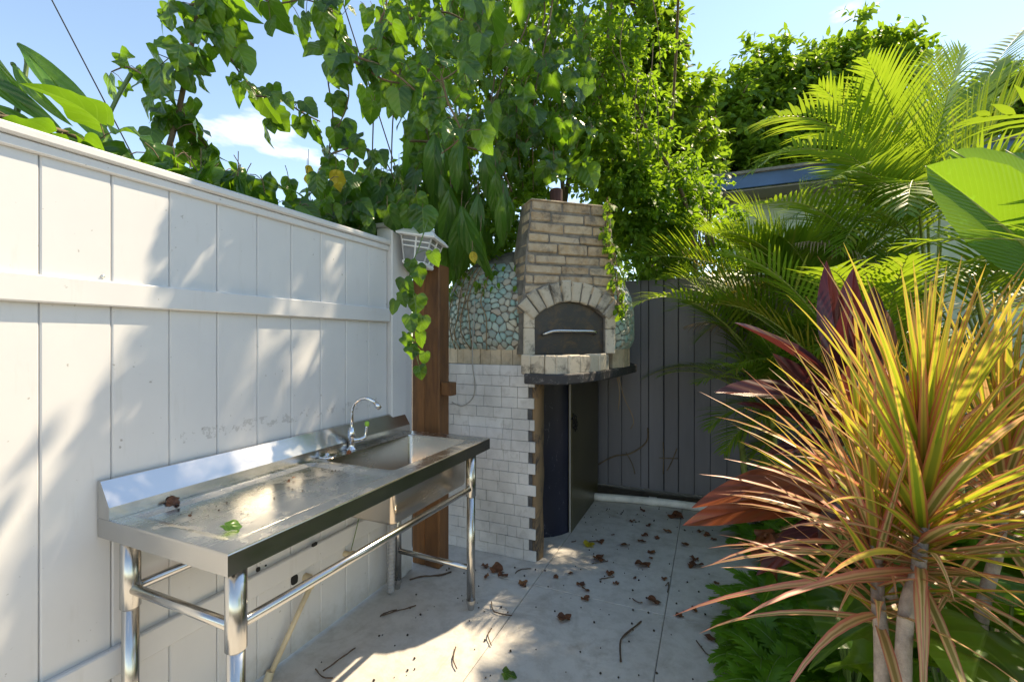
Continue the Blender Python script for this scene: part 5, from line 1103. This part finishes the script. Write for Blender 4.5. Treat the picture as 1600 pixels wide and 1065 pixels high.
# ---- striped dracaenas
def stripmesh(name, mat, L_, bend, w_, seed):
    r = random.Random(seed); V = []; F = []; Uv = []; d = Vector((0, 1, 0)); p = Vector((0, 0, 0)); n = 8; tw = r.uniform(-.5, .5)
    for k in range(n + 1):
        t = k / n; ww = w_ * (.75 + .5 * math.sin(math.pi * min(1, t * 1.4 + .15))) * (1 - t ** 3) + .0008; nrm = Vector((0, -d.z, d.y)); s_ = Quaternion(d, tw * t) @ Vector((1, 0, 0))
        V += [p - s_ * ww * .5 + nrm * ww * .16, p, p + s_ * ww * .5 + nrm * ww * .16]; Uv += [(.02, t), (.5, t), (.98, t)]
        d = (d + Vector((0, 0, -1)) * bend * (t + .15) / n * 2).normalized(); p = p + d / n
    for k in range(n):
        for c in (0, 1): F.append((3 * k + c, 3 * k + c + 1, 3 * k + 4 + c, 3 * k + 3 + c))
    return mesh(name, V, F, mat, True, Uv)
DL = {(mt, k): stripmesh('striped_leaf', LM[mt], 1, [.06, .12, .22, .34, .52, .85][k], .043, 300 + k) for mt in ('dracy', 'draco') for k in range(6)}
def dracaena(label, stem_pts, core_len, n, Lr, young, spread=1.0):
    t = thing('striped_dracaena', (stem_pts[0][0], stem_pts[0][1], 0), label, 'plant', 'striped dracaenas'); c = curve(stem_pts, 6); m = MB(); m.tube(c, [.0155 - .004 * i / (len(c) - 1) for i in range(len(c))], 10); m.obj('cane', MT['canestem'], t, smooth=True)
    top = Vector(stem_pts[-1]); ax = (top - c[-4]).normalized()
    m = MB(); m.tube([top - ax * core_len, top], [.012, .006], 8); m.obj('crown_shaft', MT['rachis'], t, smooth=True)
    for k in range(n):
        f = (k + .5) / n                           # 0 = lowest/oldest, 1 = innermost
        a = k * 2.39996 + R.uniform(-.2, .2); el = rad(-24 + 110 * f ** .55 + R.uniform(-9, 9)); p = top - ax * core_len * (1 - f)
        d = Vector((math.cos(a) * math.cos(el) * spread, math.sin(a) * math.cos(el) * spread, math.sin(el))); y_ = R.random() < (young * (f * 1.9 - .15))
        Ln = Lr * R.uniform(.75, 1.1) * (1 - .25 * max(0, f - .85) / .15); me = DL['dracy' if y_ else 'draco', min(5, max(0, int((1 - f) * 4.2 + R.uniform(-1, 1.6))))]
        inst('leaf', me, frame(d, UP + Vector((-math.cos(a), -math.sin(a), 0)) * max(0, math.sin(el)) + rv() * .12, p, (Ln * R.uniform(.85, 1.15), Ln, Ln)), t)
g1 = at(1425, 1065, .95)
def cane(pts): return [Vector((at(*pts[0])[0], at(*pts[0])[1], 0))] + [at(*p) for p in pts]
dracaena('striped yellow-green dracaena, tallest of its clump, with upright leaves', cane([(1412, 1010, .93), (1436, 880, .95), (1446, 700, .97)]), .28, 130, .48, 1.15)
dracaena('low striped dracaena with drooping pinkish leaves beside the tallest one', cane([(1378, 1040, .98), (1372, 940, 1.0), (1368, 830, 1.02)]), .20, 58, .38, .45)
dracaena('striped dracaena leaning over the red-leaved plant', cane([(1400, 1000, 1.12), (1375, 850, 1.15), (1352, 735, 1.18)]), .22, 90, .46, .55)
dracaena('striped dracaena with many red-edged leaves at the outer side of its clump', cane([(1530, 1000, 1.08), (1560, 850, 1.12), (1575, 690, 1.16)]), .24, 95, .46, .8)

# ---- ground cover along the bed edge
def fern(label, c, nf, ln, mat='fernleaf', grp='small green plants along the bed edge'):
    t = thing('ground_fern', c, label, 'fern', grp)
    for k in range(nf):
        a = 6.283 * k / nf + R.uniform(-.4, .4); e = R.uniform(.35, 1.4); d = Vector((math.cos(a), math.sin(a), e))
        mm, pts = frondmesh(Vector(c) + Vector((0, 0, .02)), d, ln * R.uniform(.7, 1.15), R.uniform(.5, 1.1), 13, ln * .28, ln * .075, .1, 0, .3); rc = MB(); rc.tube(pts, .0018, 4)
        f = mm.obj('frond', LM['fern'], t, smooth=True); rc.obj('rachis', MT['petiole'], f)
spots = [(1170, 850), (1200, 830), (1205, 880), (1160, 980), (1190, 950), (1215, 1000), (1170, 1040), (1225, 1060), (1260, 1010), (1250, 940), (1240, 870), (1290, 1060), (1200, 1090), (1160, 1110), (1300, 980), (1270, 900), (1330, 1050)]
for (px, py) in spots:
    c = gz(px, py); c.x += .05; fern(('small bright green fern beside the drooping copper leaves' if py < 900 else 'small bright green fern spilling over the patio edge' if px < 1235 else 'small bright green fern under the striped dracaena leaves'), (c.x, c.y, 0), 13, R.uniform(.22, .32))
for (px, py, dp_, sz, lab) in ((1330, 880, 1.6, .22, 'low plant with broad heart leaves under the striped dracaenas'), (1550, 1010, 1.0, .26, 'dark plant with large round leaves at the foot of the dracaenas'), (1480, 900, 1.5, .26, 'shaded plant with broad leaves behind the dracaena canes'), (1590, 850, 1.6, .28, 'shaded broad-leaved plant behind the outer dracaena')):
    g_ = at(px, py, dp_); b_ = Vector((g_.x, g_.y, 0)); v = Vine('broadleaf_plant', b_, lab, 'plant')
    for k in range(11):
        a = 6.283 * k / 11 + R.uniform(-.3, .3); p = g_ + Vector((math.cos(a) * .10, math.sin(a) * .10, R.uniform(-.10, .08))); v.mat = 'petiole'; v.stem([b_, b_.lerp(p, .6) + UP * .05, p], .005, .004, 5, 4)
        v.leaf('heart', p, Vector((math.cos(a), math.sin(a), R.uniform(-.6, .1))), UP + rv() * .4, sz * R.uniform(.7, 1.1))
    v.done('petiole')
hk = thing('dead_leaf_bundle', gz(1215, 900), 'crumpled dry brown leaf bundle hanging by the red plant', 'dead leaf')
for k in range(5): inst('leaf', LEAFP['dead', k], frame(Vector((R.uniform(-.3, .3), R.uniform(-.3, .1), -1)), TOCAM + rv() * .7, at(1205 + R.uniform(-10, 12), 838 + R.uniform(-8, 8), 1.75), R.uniform(.10, .15)), hk)

# ================================================================== LITTER
leaves = [(935, 848, 14), (938, 870, 8), (970, 850, 22), (1010, 823, 14), (1007, 838, 12), (1055, 810, 26), (1050, 832, 18), (1008, 800, 12), (1075, 850, 20), (1105, 838, 12), (1120, 815, 14), (940, 873, 22), (1004, 880, 26), (1017, 862, 14), (1020, 872, 10), (1078, 882, 26), (1090, 875, 16), (895, 895, 14), (949, 897, 14), (965, 911, 12), (882, 962, 26), (912, 938, 16), (1025, 938, 24), (1064, 965, 14), (1088, 958, 18), (1140, 930, 26), (1124, 1003, 30), (1127, 980, 16), (1120, 910, 18), (868, 904, 10), (762, 885, 14), (776, 895, 26), (813, 914, 16), (758, 905, 16), (1035, 905, 10), (906, 912, 16), (921, 925, 18), (1000, 845, 14), (1030, 842, 10), (1090, 830, 12), (1115, 842, 10), (990, 905, 10), (786, 898, 18), (1136, 812, 12), (985, 815, 10), (960, 835, 10)]
for (px, py, s) in leaves:
    p = gz(px, py); d = (p - CAMV).dot(CF); sz = s * .82 * d / FPX; a = R.uniform(0, 6.28)
    o = inst('fallen_leaf', LEAFP['dead', R.randrange(5)], frame((math.cos(a), math.sin(a), R.uniform(-.1, .1)), UP + rv() * .25, (p.x, p.y, .006), (sz, sz, sz * .8))); 
    where = 'near the white drain pipe' if p.y > 3.3 else 'at the foot of the tiled oven base' if p.x < -.75 else 'beside the green bed edge' if p.x > -.02 else 'in the open middle of the patio'
    tag(o, ('large ' if s >= 22 else 'small ') + 'dry curled brown leaf ' + where, 'leaf', 'dry leaves on the patio')
for (px, py, s, k) in ((911, 851, 20, 'yellow'), (787, 1056, 18, 'heart')):
    p = gz(px, py); d = (p - CAMV).dot(CF); o = inst('fallen_leaf', LEAFP[k, 1], frame((1, .3, 0), UP, (p.x, p.y, .014), s * 1.2 * d / FPX)); tag(o, 'fallen yellowing leaf on the patio near the oven base' if k == 'yellow' else 'fallen green leaf on the sunlit patio', 'leaf')
o = inst('fallen_leaf', LEAFP['heart', 2], frame((1, .6, .05), UP, gz(352, 822, SZ) + Vector((0, 0, .004)), .055)); tag(o, 'small green leaf lying on the steel drainboard', 'leaf')
for (px, py, s) in ((225, 775, .03), (270, 788, .035), (545, 708, .02), (280, 778, .03), (300, 800, .015), (460, 745, .012), (450, 752, .012)):
    p = gz(px, py, SZ); o = inst('leaf_scrap', LEAFP['dead', R.randrange(5)], frame(rv(), UP, p + Vector((0, 0, -.002)), s)); tag(o, 'tiny dry leaf scrap lying on the steel sink bench', 'leaf', 'scraps on the sink')
twigs = [([(970, 1033), (970, 1000), (985, 985), (1002, 970)], .0045, 'forked brown twig lying in the open middle of the patio'), ([(620, 952), (600, 958), (594, 963)], .003, None), ([(650, 946), (625, 953), (594, 962)], .003, None), ([(768, 982), (762, 992), (768, 1008)], .003, None), ([(712, 1010), (708, 1030), (714, 1045)], .003, None), ([(768, 940), (772, 955), (800, 962)], .003, None), ([(505, 1048), (530, 1030), (555, 1012)], .003, None), ([(493, 1045), (505, 1058), (520, 1060)], .003, None), ([(988, 935), (995, 940), (1004, 942)], .003, None), ([(925, 880), (940, 878), (950, 876)], .003, None), ([(1088, 1000), (1110, 1025), (1150, 1032)], .003, None), ([(1040, 915), (1045, 910), (1043, 925)], .003, None), ([(920, 846), (943, 846)], .003, None), ([(805, 895), (812, 890), (830, 888)], .003, None), ([(937, 905), (945, 903), (960, 901)], .003, None), ([(900, 845), (893, 846)], .003, None), ([(640, 905), (665, 900), (690, 898), (705, 893)], .005, 'curved reddish stick lying behind the sink leg by the timber post')]
for (pts, r_, lab) in twigs:
    c = curve([gz(px, py, .006) for px, py in pts], 4); m = MB(); m.tube([p + Vector((0, 0, R.uniform(0, .004))) for p in c], [r_ * R.uniform(.7, 1.1) for _ in c], 6)
    tag(m.obj('twig', MT['twig'], None, c[0]), lab or 'short thin dark twig lying on the concrete patio', 'twig', None if lab else 'twigs on the patio')
m = MB()
for k in range(330):
    x = R.uniform(-1.52, .22); y = R.uniform(1.0, 3.75)
    if (x < -.86 and y > 2.45) or noise.noise(Vector((x * 1.5, y * 1.5, 0))) < -.25: continue
    r_ = R.uniform(.002, .006); m.lathe([(r_ * .5, 0), (r_, r_ * .6), (r_ * .6, r_ * 1.3)], (x, y, .0005), 6)
for k in range(16):
    x = R.uniform(-1.45, -1.1); y = R.uniform(.8, 1.35); r_ = R.uniform(.0015, .0035); m.lathe([(r_ * .5, 0), (r_, r_ * .6), (r_ * .6, r_ * 1.3)], (x, y, SZ - .0085), 6)
tag(m.obj('seed_litter', MT['seed'], None, (-.6, 2.2, 0)), 'tiny dark seeds scattered over the patio', 'seeds', kind='stuff')
